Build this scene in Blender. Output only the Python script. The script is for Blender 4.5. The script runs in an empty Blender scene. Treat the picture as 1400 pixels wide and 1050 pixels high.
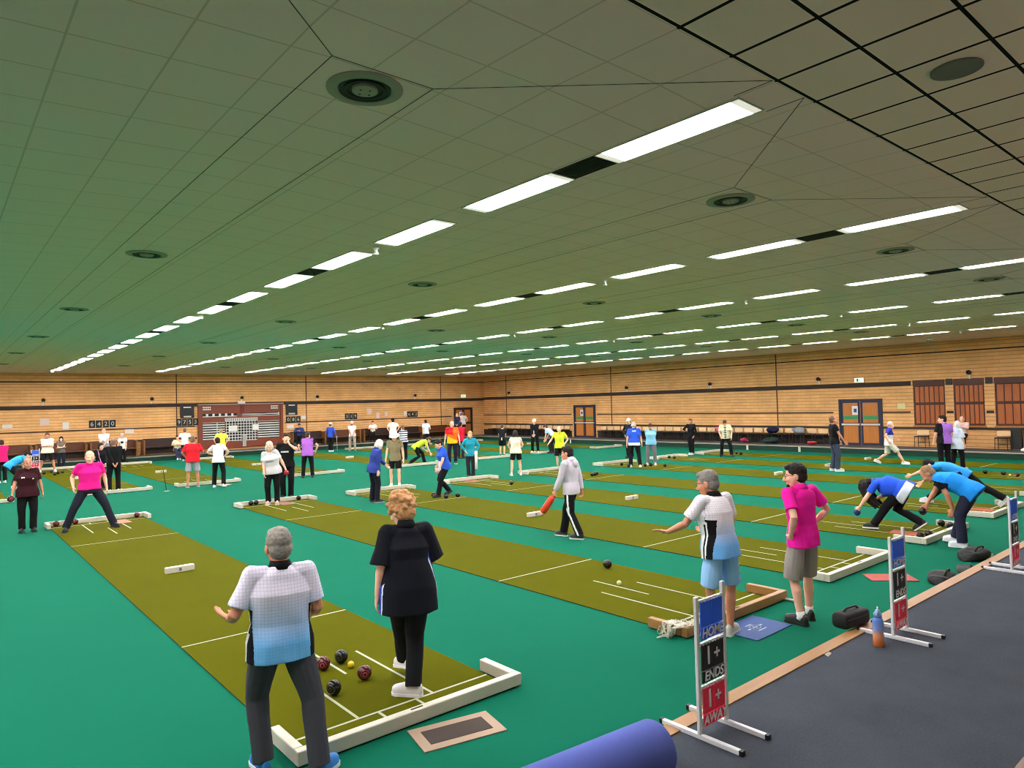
import bpy, math, random
import numpy as np
from mathutils import Vector, Matrix, noise
random.seed(7); rng = np.random.default_rng(7)
D2R = math.pi/180
scene = bpy.context.scene
COL = scene.collection
# ---------------------------------------------------------------- camera
CAMZ = 2.5
FPX, YAW, PITCH, ROLL = 943.97, 0.70083, 0.02868, -0.025296
def _basis():
    cy, sy, cp, sp = math.cos(YAW), math.sin(YAW), math.cos(PITCH), math.sin(PITCH)
    f = np.array([sy*cp, cy*cp, sp]); r = np.array([cy, -sy, 0.0]); u = np.cross(r, f)
    cr, sr = math.cos(ROLL), math.sin(ROLL)
    return cr*r+sr*u, -sr*r+cr*u, f
CR, CU, CF = _basis()
def G(px, py, z=0.0):
    """the point of the place at height z that the photograph shows at px, py (1400x1050)"""
    d = CF+CR*(px-700)/FPX-CU*(py-525)/FPX
    p = d*((z-CAMZ)/d[2]); return (float(p[0]), float(p[1]), float(z))
def make_camera():
    cam = bpy.data.cameras.new('camera'); o = bpy.data.objects.new('camera', cam); COL.objects.link(o)
    cam.sensor_fit = 'HORIZONTAL'; cam.sensor_width = 36; cam.lens = FPX/1400*36; cam.clip_end = 200; cam.clip_start = 0.05
    M = Matrix(((CR[0], CU[0], -CF[0], 0), (CR[1], CU[1], -CF[1], 0), (CR[2], CU[2], -CF[2], CAMZ), (0, 0, 0, 1)))
    o.matrix_world = M; scene.camera = o
# ---------------------------------------------------------------- materials
def lin(c):
    if isinstance(c, str):
        c = c.lstrip('#'); c = ''.join(q*2 for q in c) if len(c) == 3 else c; c = [int(c[i:i+2], 16)/255 for i in (0, 2, 4)]
    return tuple(x/12.92 if x <= .04045 else ((x+.055)/1.055)**2.4 for x in c[:3])
_MATS = {}
class NT:
    def __init__(s, name):
        s.m = bpy.data.materials.new(name); s.m.use_nodes = True
        s.t = s.m.node_tree; s.t.nodes.clear()
        s.out = s.n('ShaderNodeOutputMaterial'); s.b = s.n('ShaderNodeBsdfPrincipled')
        s.l(s.b, 'BSDF', s.out, 'Surface')
    def n(s, k, **kw):
        x = s.t.nodes.new(k)
        for a, v in kw.items():
            if hasattr(x, a): setattr(x, a, v)
            else: x.inputs[a.replace('_', ' ')].default_value = v
        return x
    def l(s, a, ao, b, bi): s.t.links.new(a.outputs[ao], b.inputs[bi])
    def math(s, op, a, b=None, c=None):
        x = s.n('ShaderNodeMath'); x.operation = op
        for i, v in enumerate((a, b, c)):
            if v is None: continue
            if isinstance(v, tuple): s.t.links.new(v[0].outputs[v[1]], x.inputs[i])
            else: x.inputs[i].default_value = v
        return (x, 0)
    def mix(s, fac, a, b):
        x = s.n('ShaderNodeMix'); x.data_type = 'RGBA'
        for i, v in ((0, fac), (6, a), (7, b)):
            if isinstance(v, tuple) and len(v) == 2: s.t.links.new(v[0].outputs[v[1]], x.inputs[i])
            else: x.inputs[i].default_value = v if i == 0 else (*v, 1)
        return (x, 2)
    def col(s, v): s.t.links.new(v[0].outputs[v[1]], s.b.inputs['Base Color'])
    def xyz(s):
        tc = s.n('ShaderNodeTexCoord'); sp = s.n('ShaderNodeSeparateXYZ'); s.l(tc, 'Object', sp, 'Vector'); s.tc = tc
        return (sp, 0), (sp, 1), (sp, 2)
    def noise(s, scale, detail=3, rough=.5):
        tc = s.n('ShaderNodeTexCoord'); x = s.n('ShaderNodeTexNoise'); x.inputs['Scale'].default_value = scale
        x.inputs['Detail'].default_value = detail; x.inputs['Roughness'].default_value = rough
        s.l(tc, 'Object', x, 'Vector'); return (x, 0)
    def bump(s, h, strength=.3, dist=.01):
        b = s.n('ShaderNodeBump'); b.inputs['Strength'].default_value = strength; b.inputs['Distance'].default_value = dist
        s.t.links.new(h[0].outputs[h[1]], b.inputs['Height']); s.l(b, 'Normal', s.b, 'Normal')
    def set(s, **kw):
        for k, v in kw.items(): s.b.inputs[k.replace('_', ' ')].default_value = v
        return s
def mat(name, c, rough=.6, metal=0, var=.0, vscale=30, bump=0, bscale=200, spec=.5, bdist=.004):
    key = (name, str(c), rough, metal, var)
    if key in _MATS: return _MATS[key]
    s = NT(name); c = lin(c); s.set(Roughness=rough, Metallic=metal); s.b.inputs['Specular IOR Level'].default_value = spec
    if var:
        nz = s.noise(vscale); a = tuple(x*(1-var) for x in c); b = tuple(min(1, x*(1+var)) for x in c)
        s.col(s.mix(nz, a, b))
    else: s.b.inputs['Base Color'].default_value = (*c, 1)
    if bump: s.bump(s.noise(bscale, 2), bump, bdist)
    _MATS[key] = s.m; return s.m
def lift(c, k=1.75):
    c = lin(c); m = max(c); k = 1+(k-1)*min(1, max(0, (m-.02)/.08)); k = min(k, .95/m) if m > 0 else k
    q = [x*k for x in c]; return '#'+''.join('%02x' % round(255*(12.92*x if x < .0031308 else 1.055*x**(1/2.4)-.055)) for x in q)
def cloth(c, rough=.85):
    c = lift(c)
    return mat('cloth', c, rough, var=.10, vscale=9, bump=.35, bscale=11, spec=.2, bdist=.012)
# ---------------------------------------------------------------- objects
def tag(o, label=None, cat=None, group=None, kind=None):
    if label: o['label'] = label
    if cat: o['category'] = cat
    if group: o['group'] = group
    if kind: o['kind'] = kind
    return o
def empty(name, loc=(0, 0, 0), rz=0.0, label=None, cat=None, group=None):
    o = bpy.data.objects.new(name, None); COL.objects.link(o); o.location = loc; o.rotation_euler = (0, 0, rz)
    o.empty_display_size = .1
    return tag(o, label, cat, group)
def link_mesh(name, me, mats, parent=None, loc=None, rz=0):
    for m in (mats if isinstance(mats, (list, tuple)) else [mats]): me.materials.append(m)
    o = bpy.data.objects.new(name, me); COL.objects.link(o)
    if parent is not None: o.parent = parent
    if loc is not None: o.location = loc
    if rz: o.rotation_euler = (0, 0, rz)
    return o
def copy_tree(o, parent=None):
    c = o.copy(); COL.objects.link(c)
    if parent is not None: c.parent = parent
    for ch in list(o.children): copy_tree(ch, c)
    return c
def rotz(a):
    c, s = math.cos(a), math.sin(a); return np.array([[c, -s, 0], [s, c, 0], [0, 0, 1.0]])
def rotx(a):
    c, s = math.cos(a), math.sin(a); return np.array([[1.0, 0, 0], [0, c, -s], [0, s, c]])
def roty(a):
    c, s = math.cos(a), math.sin(a); return np.array([[c, 0, s], [0, 1.0, 0], [-s, 0, c]])
def unit(v):
    v = np.asarray(v, float); n = np.linalg.norm(v); return v/n if n > 1e-9 else np.array([0, 0, 1.0])
class MB:
    def __init__(s): s.v = []; s.f = []; s.mi = []; s.n = 0
    def add(s, v, f, mi=0):
        v = np.asarray(v, float); s.v.append(v); n = s.n
        s.f.extend([tuple(i+n for i in q) for q in f]); s.mi.extend([mi]*len(f)); s.n += len(v); return s
    def box(s, lo, hi, mi=0, M=None, t=None, bev=0.0):
        x0, y0, z0 = lo; x1, y1, z1 = hi
        if bev:
            b = bev; v = []
            for (zz, k) in ((z0, 1), (z0+b, 0), (z1-b, 0), (z1, 1)):
                e = b if k else 0
                for (xx, yy) in ((x0+e+b*(1-k), y0+e), (x1-e-b*(1-k), y0+e), (x1-e, y0+e+b*(1-k)), (x1-e, y1-e-b*(1-k)), (x1-e-b*(1-k), y1-e), (x0+e+b*(1-k), y1-e), (x0+e, y1-e-b*(1-k)), (x0+e, y0+e+b*(1-k))):
                    v.append((xx, yy, zz))
            f = [tuple(range(7, -1, -1)), tuple(range(24, 32))]
            for r in range(3):
                for i in range(8): f.append((r*8+i, r*8+(i+1) % 8, r*8+8+(i+1) % 8, r*8+8+i))
        else:
            v = [(x0, y0, z0), (x1, y0, z0), (x1, y1, z0), (x0, y1, z0), (x0, y0, z1), (x1, y0, z1), (x1, y1, z1), (x0, y1, z1)]
            f = [(3, 2, 1, 0), (4, 5, 6, 7), (0, 1, 5, 4), (1, 2, 6, 5), (2, 3, 7, 6), (3, 0, 4, 7)]
        v = np.array(v)
        if M is not None: v = v@np.asarray(M).T
        if t is not None: v = v+np.asarray(t)
        return s.add(v, f, mi)
    def rings(s, rs, mi=0, cap=True, closed=False):
        """rs: list of (n,3) rings with equal n, joined by quads"""
        n = len(rs[0]); v = np.concatenate(rs); f = []
        m = len(rs); rng_ = range(m if closed else m-1)
        for r in rng_:
            a, b = r*n, ((r+1) % m)*n
            for i in range(n): f.append((a+i, a+(i+1) % n, b+(i+1) % n, b+i))
        if cap and not closed:
            f.append(tuple(range(n-1, -1, -1))); f.append(tuple((m-1)*n+i for i in range(n)))
        return s.add(v, f, mi)
    def tube(s, pts, rad, n=8, mi=0, cap=True, ry=None, up=None, round_ends=False):
        pts = [np.asarray(p, float) for p in pts]; m = len(pts)
        if not hasattr(rad, '__len__'): rad = [rad]*m
        rad = list(rad)
        if round_ends:
            d0 = unit(pts[0]-pts[1]); d1 = unit(pts[-1]-pts[-2])
            P = []; R = []
            for k in (0.05, .5, .85): P.append(pts[0]+d0*rad[0]*math.sqrt(max(0, 1-k*k))); R.append(rad[0]*k)
            P += pts; R += rad
            for k in (.85, .5, .05): P.append(pts[-1]+d1*rad[-1]*math.sqrt(max(0, 1-k*k))); R.append(rad[-1]*k)
            pts, rad = P, R; m = len(pts)
        rs = []; prev = None
        for i in range(m):
            d = unit(pts[min(i+1, m-1)]-pts[max(i-1, 0)])
            if prev is None:
                a = np.array(up, float) if up is not None else (np.array([1.0, 0, 0]) if abs(d[0]) < .8 else np.array([0, 1.0, 0]))
            else: a = prev
            a = unit(a-d*(a@d)); prev = a; b = np.cross(d, a)
            th = np.arange(n)*2*math.pi/n
            r2 = rad[i] if ry is None else ry*rad[i]
            rs.append(pts[i]+np.outer(np.cos(th)*rad[i], a)+np.outer(np.sin(th)*r2, b))
        return s.rings(rs, mi, cap)
    def ell(s, c, r, M=None, nu=14, nv=9, mi=0):
        if not hasattr(r, '__len__'): r = (r, r, r)
        v = [(0, 0, -1)]
        for j in range(1, nv):
            a = -math.pi/2+math.pi*j/nv
            for i in range(nu):
                t = 2*math.pi*i/nu; v.append((math.cos(a)*math.cos(t), math.cos(a)*math.sin(t), math.sin(a)))
        v.append((0, 0, 1)); v = np.array(v)*np.array(r); f = []
        for i in range(nu): f.append((0, 1+(i+1) % nu, 1+i))
        for j in range(nv-2):
            a = 1+j*nu
            for i in range(nu): f.append((a+i, a+(i+1) % nu, a+nu+(i+1) % nu, a+nu+i))
        a = 1+(nv-2)*nu; e = len(v)-1
        for i in range(nu): f.append((a+i, a+(i+1) % nu, e))
        if M is not None: v = v@np.asarray(M).T
        return s.add(v+np.asarray(c), f, mi)
    def lathe(s, prof, n=24, c=(0, 0, 0), mi=0, M=None, cap=True):
        rs = []
        for r, z in prof:
            th = np.arange(n)*2*math.pi/n
            v = np.stack([r*np.cos(th), r*np.sin(th), np.full(n, z)], 1)
            if M is not None: v = v@np.asarray(M).T
            rs.append(v+np.asarray(c))
        return s.rings(rs, mi, cap)
    def mesh(s, name, smooth=False):
        me = bpy.data.meshes.new(name)
        v = np.concatenate(s.v) if s.v else np.zeros((0, 3))
        me.from_pydata(v.tolist(), [], s.f); me.update()
        if any(s.mi): me.polygons.foreach_set('material_index', s.mi)
        if smooth: me.polygons.foreach_set('use_smooth', [True]*len(me.polygons))
        return me
    def build(s, name, mats, parent=None, smooth=False, loc=None, rz=0):
        return link_mesh(name, s.mesh(name, smooth), mats, parent, loc, rz)
def auto_smooth(o, ang=40):
    me = o.data
    me.polygons.foreach_set('use_smooth', [True]*len(me.polygons))
    try: me.set_sharp_from_angle(angle=ang*D2R)
    except Exception: pass
    return o
# ---------------------------------------------------------------- people
JOBS = []
def job(name, mb, voxel, smooth, mats, parent, paint=None, ns=None):
    JOBS.append(dict(name=name, mb=mb, voxel=voxel, smooth=smooth, mats=mats, parent=parent, paint=paint, ns=ns))
def run_jobs():
    tmp = []
    for j in JOBS:
        me = j['mb'].mesh(j['name']); o = bpy.data.objects.new('tmp', me); COL.objects.link(o)
        m = o.modifiers.new('r', 'REMESH'); m.mode = 'VOXEL'; m.voxel_size = j['voxel']; m.adaptivity = 0
        if j['smooth']:
            m = o.modifiers.new('s', 'SMOOTH'); m.factor = .5; m.iterations = j['smooth']
        tmp.append(o)
    bpy.context.view_layer.update()
    dg = bpy.context.evaluated_depsgraph_get()
    for j, o in zip(JOBS, tmp):
        me = bpy.data.meshes.new_from_object(o.evaluated_get(dg)); me.name = j['name']; me.materials.clear()
        n = len(me.vertices); co = np.empty(n*3); me.vertices.foreach_get('co', co); co = co.reshape(-1, 3)
        if j['ns']:
            amp, fr = j['ns'][:2]
            no = np.empty(n*3); me.vertices.foreach_get('normal', no); no = no.reshape(-1, 3)
            st = j['ns'][2] if len(j['ns']) > 2 else (1, 1, 1)
            d = np.array([noise.noise(Vector((p[0]*fr*st[0], p[1]*fr*st[1], p[2]*fr*st[2]))) for p in co])
            co = co+no*(d*amp)[:, None]; me.vertices.foreach_set('co', co.reshape(-1))
        if j['paint']:
            k = len(me.polygons); c = np.empty(k*3); me.polygons.foreach_get('center', c); c = c.reshape(-1, 3)
            me.polygons.foreach_set('material_index', np.asarray(j['paint'](c), dtype=np.int32))
        me.polygons.foreach_set('use_smooth', [True]*len(me.polygons)); me.update()
        old = o.data; bpy.data.objects.remove(o); bpy.data.meshes.remove(old)
        link_mesh(j['name'], me, j['mats'], j['parent'])
    JOBS.clear()
SKIN = {'a': '#c98d72', 'b': '#d9a58c', 'c': '#b87a60', 'd': '#8a5a44'}
def skin(k): return mat('skin', lift(SKIN[k], 1.35), .55, var=.06, vscale=12, spec=.35)
def ik(S, T, a, b, hint):
    S = np.asarray(S, float); T = np.asarray(T, float); v = T-S; d = np.linalg.norm(v)
    if d > (a+b)*.995: T = S+v/d*(a+b)*.995; v = T-S; d = np.linalg.norm(v)
    if d < abs(a-b)*1.05+1e-3: d = abs(a-b)*1.05+1e-3; T = S+unit(v)*d; v = T-S
    x = (a*a-b*b+d*d)/(2*d); h = math.sqrt(max(0, a*a-x*x)); u = v/d
    hp = np.asarray(hint, float); hp = hp-u*(hp@u); hp = unit(hp)
    return S+u*x+hp*h, T
def shoe(parent, M, t, s, col, sole, mats_cache={}):
    """one shoe, local: ankle at origin, toe +y; its sole is a sub-part"""
    ys = [-.078, -.07, -.045, -.01, .04, .09, .13, .165, .185, .193]
    ws = [.02, .03, .036, .036, .037, .043, .046, .040, .026, .01]
    hs = [.0, .022, .034, .036, .034, .024, .012, .002, -.012, -.024]
    mb = MB(); rs = []
    for y, w, h in zip(ys, ws, hs):
        a = np.linspace(0, math.pi, 9)
        top = np.stack([w*np.cos(a), np.full(9, y), -.072+(h-8e-3+.072)*np.sin(a)**.75], 1)
        bot = np.array([[-w*.6, y, -.074], [w*.6, y, -.074]])
        rs.append(np.concatenate([top, bot]))
    mb.rings(rs)
    if len(mb.v) == 1: mb.v[0] = (mb.v[0]*s)@M.T+t
    o = mb.build('shoe', col, parent, True); auto_smooth(o, 50)
    sm = MB(); out = []
    th = [(y, w) for y, w in zip(ys, ws)]
    ring = [(w*1.08+.002, y*1.02) for y, w in zip(ys, ws)]+[(-w*1.08-.002, y*1.02) for y, w in list(zip(ys, ws))[::-1]]
    rs = [np.array([(x, y, z) for x, y in ring]) for z in (-.09, -.066)]
    sm.rings(rs); sm.v[0] = (sm.v[0]*s)@M.T+t
    sm.build('sole', sole, o, False)
MATS_XY = [(x, 4.4, 18.7) for x in (2.98, 7.06, 10.2, 13.55, 17, 20.85, 24.3, 27.5)]+[(x, 24.8, 38.1) for x in (.85, 4.5, 7.35, 11.3, 15.9, 20, 23.8, 28)]
def person(label, px=None, h=1.7, fa=0, loc=None, z=0.0, sex='m', fat=1.0, lean=3, side=0, twist=0, head=(8, 0), feet=None, pz=None,
           hands=(None, None), hints=(None, None), hdirs=(None, None), curl=(.35, .35), palm=(None, None), knees=(None, None), top=('polo', '#ffffff'), bot=('trousers', '#15161a'),
           hair=('short', '#6b6460'), sk='b', shoes=('#20202a', '#d8d8d8'), collar=None, vox=None, sit=False, face=True, paint=None, bpaint=None,
           topmats=None, botmats=None, extra=None, group=None, hem=None, glasses=False, belt=None, sleeve=None, off=(0, 0), hd=0, socks=None, shoulder=0, flare=1.0, pelvis_lean=.55, beard=None, shlen=None):
    p = G(px[0], px[1], z) if px else (loc[0], loc[1], z)
    if z == 0 and any(abs(p[0]-mx) < 1.1 and a_ < p[1] < b_ for mx, a_, b_ in MATS_XY): p = (p[0], p[1], .0118)
    dep = p[0]*CF[0]+p[1]*CF[1]
    vd = np.array([p[0], p[1]]); vd = vd/np.linalg.norm(vd); a = fa*D2R
    hx, hy = vd[0]*math.cos(a)-vd[1]*math.sin(a), vd[0]*math.sin(a)+vd[1]*math.cos(a)
    rz = math.atan2(-hx, hy)
    root = empty('person', p, rz, label, 'person', group)
    s = h*1.022/1.75; near = dep < 9; mid = dep < 17
    if vox is None: vox = .0065 if near else (.0085 if mid else .0115)
    sd = 1 if sex == 'm' else 0
    V = lambda *q: np.array(q, float)
    # pelvis and legs -------------------------------------------------
    if feet is None: feet = [(.10, 0, -8, 0), (-.10, .02, 8, 0)]
    FT = []
    for (fx, fy, fyaw, fp, *lift) in feet:
        M = rotz(fyaw*D2R)@rotx(-fp*D2R)
        pts = np.array([(0, -.08, -.09), (0, .13, -.09), (0, .19, -.075)])@M.T
        az = -pts[:, 2].min()+(lift[0] if lift else 0)
        FT.append((V(fx, fy, az), M))
    TH, SH = .435, .415
    Lr = lean*D2R; PL = pelvis_lean
    hipw = .092
    def Rp(): return rotz(0)@roty(side*.4*D2R)@rotx(-Lr*PL)
    Rpel = Rp()
    if pz is None:
        pz = 1.5
        for k in range(2):
            sx = 1 if k == 0 else -1
            hipo = Rpel@V(sx*hipw, 0, -.04)
            dx = FT[k][0][:2]-hipo[:2]; L = (TH+SH)*.992
            hz = FT[k][0][2]+math.sqrt(max(.05, L*L-dx@dx)); pz = min(pz, hz-hipo[2])
    P0 = V(off[0], off[1], pz)
    legs = []
    for k in range(2):
        sx = 1 if k == 0 else -1
        hip = P0+Rpel@V(sx*hipw, 0, -.04)
        kh = knees[k] if knees[k] is not None else tuple(FT[k][1]@V(sx*.12, 1, 0.0))
        kn, an = ik(hip, FT[k][0], TH, SH, kh)
        legs.append((hip, kn, an))
    # spine ------------------------------------------------------------
    segs = [.17, .18, .15]; angs = [Lr*(.5+.5*PL), Lr*.98, Lr*1.06]; pos = [P0]; fr = [Rpel]
    tw = twist*D2R
    for i, (L, a_) in enumerate(zip(segs, angs)):
        R_ = rotz(tw*(.3, .7, 1)[i])@roty(side*(.6, .9, 1)[i]*D2R)@rotx(-a_); pos.append(pos[-1]+R_@V(0, 0, L)); fr.append(R_)
    us = [0, .17, .35, .50]
    def sp(u):
        if u <= 0: return P0+Rpel@V(0, 0, u), Rpel
        for i in range(3):
            if u <= us[i+1]+1e-9 or i == 2:
                t = (u-us[i])/(us[i+1]-us[i]); Rm = fr[i]*(1-t)+fr[i+1]*t
                z_ = unit(Rm[:, 2]); x_ = unit(Rm[:, 0]-z_*(Rm[:, 0]@z_)); Rm = np.stack([x_, np.cross(z_, x_), z_], 1)
                return pos[i]*(1-t)+pos[i+1]*t+(0), Rm
    Rc = fr[3]; neck = pos[3]
    shw = .183 if sd else .160
    SHO = [sp(.435)[0]+Rc@V(sx*shw, 0.0, .0+shoulder) for sx in (1, -1)]
    # head -------------------------------------------------------------
    Rh = rotz((tw+head[1]*D2R))@rotx(-head[0]*D2R)@roty(hd*D2R)
    nd = unit(Rc[:, 2]*.6+Rh[:, 2]*.4)
    NT_ = neck+nd*.034
    HS = 1.10
    HC = NT_+Rh@V(0, .024, .082)
    H = lambda x, y, z_: HC+Rh@(V(x, y, z_)*HS)
    # arms -------------------------------------------------------------
    UA, FA = .285, .25
    arms = []
    for k in range(2):
        sx = 1 if k == 0 else -1
        T = hands[k]
        if T is None: T = SHO[k]+V(sx*.055, .04, -.515) if lean < 40 else SHO[k]+V(sx*.03, .03, -.5)
        hint = hints[k] if hints[k] is not None else (sx*.5, -1, -.2)
        el, wr = ik(SHO[k], T, UA, FA, hint)
        hdr = unit(hdirs[k]) if hdirs[k] is not None else unit(unit(wr-el)+V(0, .12, -.05))
        arms.append((SHO[k], el, wr, hdr))
    S_ = lambda q: np.asarray(q)*s
    # body mesh ----------------------------------------------------------
    B = MB(); fx_ = .75+.25*fat
    rb = []
    for u, w, d in ((-.14, .10, .08), (-.08, .125, .09), (.05, .12, .08), (.15, .115, .08), (.28, .125, .085), (.38, .13, .075), (.44, .09, .06), (.47, .06, .055)):
        c, R_ = sp(u); th = np.arange(12)*2*math.pi/12
        rb.append(c+(np.stack([w*np.cos(th), d*np.sin(th), 0*th], 1))@R_.T)
    B.rings(rb)
    B.tube([neck-nd*.06, neck, NT_, H(0, .0, -.01)], [.066, .056*fx_, .054*fx_, .056], 12)
    E = lambda c, r: B.ell(H(*c), np.asarray(r)*HS if hasattr(r, '__len__') else r*HS, Rh)
    E((0, -.012, .027), (.075, .096, .090)); E((0, .028, -.028), (.063, .066, .085)); E((0, .034, -.075), (.050*fx_, .052, .045)); E((0, .074, -.1), (.024, .022, .02))
    B.tube([H(0, .088, .006), H(0, .112, -.036)], [.010, .0175], 8, round_ends=True); E((0, .1, -.04), (.02, .016, .011))
    B.tube([H(-.042, .076, .016), H(0, .088, .018), H(.042, .076, .016)], .011, 8, round_ends=True)
    E((0, .087, -.066), (.024, .012, .006)); E((0, .086, -.075), (.021, .012, .006))
    for sx in (1, -1):
        E((sx*.036, .066, -.036), (.026, .026, .024)); E((sx*.077, -.008, -.016), (.011, .024, .033)); E((sx*.072, 0, -.028), (.012, .014, .02))
    bare = sleeve if sleeve is not None else {'polo': .62, 'tee': .6, 'tank': 0, 'long': 1, 'hoodie': 1, 'jacket': 1, 'loose': .95}[top[0]]
    for k in range(2):
        S, el, wr, hdr = arms[k]; sx = 1 if k == 0 else -1
        f1 = .8+.2*fat
        B.tube([S, S*.6+el*.4, el, el*.72+wr*.28, el*.3+wr*.7, wr], [.047*f1, .045*f1, .038*f1, .040*f1, .031, .025], 10, round_ends=True)
        tref = V(0, 1, 0)-hdr*hdr[1]
        if np.linalg.norm(tref) < .45: tref = V(0, 0, 1)-hdr*hdr[2]
        if palm[k] is not None:
            n_ = unit(np.asarray(palm[k], float)-hdr*(np.asarray(palm[k], float)@hdr)); tref = np.cross(hdr, n_)*sx*(-1)
        tref = unit(tref); n_ = np.cross(hdr, tref); n_ = n_*(1 if n_@V(-sx, 0, 0) >= 0 else -1) if palm[k] is None else n_
        Mh = np.stack([tref, n_, hdr], 1)
        Q = lambda a_, b_, c_: wr+Mh@V(a_, b_, c_)
        B.ell(Q(0, 0, .045), (.041, .017, .056), Mh); B.tube([wr, Q(0, 0, .03)], [.025, .026], 8, ry=.75, up=tref)
        fr_ = max(.0082, vox*1.05)
        cu = curl[k]
        for i, (o_, L_) in enumerate(((.031, .070), (.0105, .079), (-.0105, .073), (-.030, .056))):
            pp = [Q(o_, 0, .075)]; ang = 0; cur = Q(o_*1.08, 0, .088); pp.append(cur)
            for j_, fl in enumerate((.45, .32, .25)):
                ang += cu*(.9 if j_ else .7)*(1+.08*i)
                cur = cur+Mh@V(o_*.05, math.sin(ang), math.cos(ang))*L_*fl; pp.append(cur)
            B.tube(pp, [fr_*1.1, fr_*1.1, fr_*1.03, fr_*.95, fr_*.85], 7, round_ends=True)
        B.tube([Q(.025, .004, .02), Q(.046, .012, .045), Q(.058, .02+.01*cu, .070), Q(.058, .026+.025*cu, .094)], [fr_*1.5, fr_*1.4, fr_*1.15, fr_*.95], 7, round_ends=True)
    shorts = bot[0] in ('shorts', 'skirt')
    for k in range(2):
        hip, kn, an = legs[k]; f2 = .85+.15*fat
        if shorts:
            cal = kn*.66+an*.34; back = FT[k][1]@V(0, -1, 0)
            B.tube([hip, hip*.5+kn*.5, kn, kn*.86+an*.14, cal+back*.012, kn*.3+an*.7, an], [.078*f2, .07*f2, .053*f2, .047*f2, .056*f2, .042, .036], 12, round_ends=True)
            B.tube([an, an+FT[k][1]@V(0, .03, -.05)], [.036, .035], 8)
        else:
            B.tube([hip, kn, an], [.062, .045, .034], 10, round_ends=True)
    for i in range(len(B.v)): B.v[i] = B.v[i]*s
    job('body', B, vox, 2, skin(sk), root)
    # eyes, brows -----------------------------------------------------------
    if face:
        for sx in (1, -1):
            e = MB(); e.ell(S_(H(sx*.031, .0765, .0)), .0135*s, Rh, 10, 8)
            e.ell(S_(H(sx*.031, .0845, -.001)), .007*s, Rh, 8, 6, mi=1)
            e.build('eye', [mat('eye_white', '#cfc6bf', .3), mat('iris', '#241a15', .2)], root, True)
        if mid:
            m_ = MB(); m_.ell(S_(H(0, .0945, -.0705)), (.021*s, .0055*s, .0045*s), Rh, 12, 8); m_.build('mouth', mat('lips', '#a5584f', .5), root, True)
            for sx in (1, -1):
                m_ = MB(); m_.tube([S_(H(sx*.014, .092, .02)), S_(H(sx*.032, .087, .027)), S_(H(sx*.05, .073, .02))], [.004*s, .005*s, .003*s], 6, round_ends=True)
                m_.build('eyebrow', mat('brow', hair[1] if hair[0] not in ('cap', 'bucket') else '#5a4a40', .8), root, True)
    if glasses:
        g_ = MB()
        for sx in (1, -1):
            th = np.arange(14)*2*math.pi/14
            ring = [S_(H(sx*.034+.025*math.cos(t), .094, -.002+.019*math.sin(t))) for t in th]
            g_.tube(ring+[ring[0], ring[1]], .0022*s, 5); g_.tube([S_(H(sx*.06, .09, .004)), S_(H(sx*.082, .06, .006)), S_(H(sx*.083, -.005, .004))], .0022*s, 5)
        g_.tube([S_(H(-.01, .098, .0)), S_(H(.01, .098, .0))], .0022*s, 5); g_.build('glasses', mat('spectacle_frame', '#1a1614', .3), root, True)
    # hair ------------------------------------------------------------------
    st, hc = hair[0], hair[1]
    if st != 'none':
        Hm = MB(); e = lambda c, r, M=None: Hm.ell(H(*c), np.asarray(r)*HS if hasattr(r, '__len__') else r*HS, Rh if M is None else M)
        hv = max(.006, vox*.9); nz = (.004, 45)
        if st in ('short', 'cap', 'bucket'):
            e((0, -.020, .036), (.0815, .098, .091)); e((0, -.045, -.02), (.074, .066, .07))
            if st == 'short': e((0, .045, .085), (.055, .045, .032))
        elif st == 'bald':
            e((0, -.05, -.012), (.078, .062, .05)); e((.055, -.03, -.005), (.024, .05, .035)); e((-.055, -.03, -.005), (.024, .05, .035)); nz = (.002, 40)
        elif st == 'thin':
            e((0, -.024, .03), (.079, .095, .089)); e((0, -.045, -.025), (.075, .064, .06)); nz = (.003, 40)
        elif st == 'curly':
            e((0, -.024, .042), (.092, .104, .1)); e((0, -.05, -.03), (.088, .075, .08))
            for i in range(70):
                t1, t2 = random.uniform(0, 6.283), random.uniform(-.5, 1.45)
                v_ = V(math.cos(t2)*math.cos(t1)*.095, -.024+math.cos(t2)*math.sin(t1)*.105, .035+math.sin(t2)*.105)
                if v_[1] > .05 and v_[2] < .07: continue
                e(tuple(v_), random.uniform(.018, .028))
            nz = (.008, 38)
        elif st == 'bob':
            e((0, -.022, .04), (.088, .103, .098)); e((0, -.045, -.03), (.09, .075, .09))
            for sx in (1, -1): e((sx*.074, .0, -.045), (.023, .052, .07))
            nz = (.006, 35)
        elif st == 'tail':
            e((0, -.020, .036), (.084, .101, .094)); e((0, -.045, -.02), (.076, .068, .07))
            Hm.tube([H(0, -.09, .03), H(0, -.13, -.02), H(0, -.125, -.16)], [.028, .032, .014], 8, round_ends=True)
        elif st == 'long':
            e((0, -.022, .04), (.088, .104, .098)); e((0, -.045, -.03), (.088, .075, .09)); w0 = HC
            g = extra['fall'] if extra and 'fall' in extra else [(0, -.1, -.15), (0, -.1, -.34)]
            for sx, dz in ((-.085, -.05), (-.088, .0), (-.08, .05), (-.045, .06), (0, .07), (.045, .06), (.08, .05), (.088, .0), (.085, -.05)):
                Hm.tube([H(sx*(1.05+.1*i), q[1], q[2]+dz) for i, q in enumerate(g)], [.04, .045]+[.04]*(len(g)-3)+[.016], 8, round_ends=True)
            nz = (.009, 22, (1, 1, .25))
        for i in range(len(Hm.v)): Hm.v[i] = Hm.v[i]*s
        job('hair', Hm, hv*s, 2, mat('hair', hc, .7, var=.35, vscale=55, bump=.6, bscale=160, spec=.3), root, ns=nz)
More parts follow.
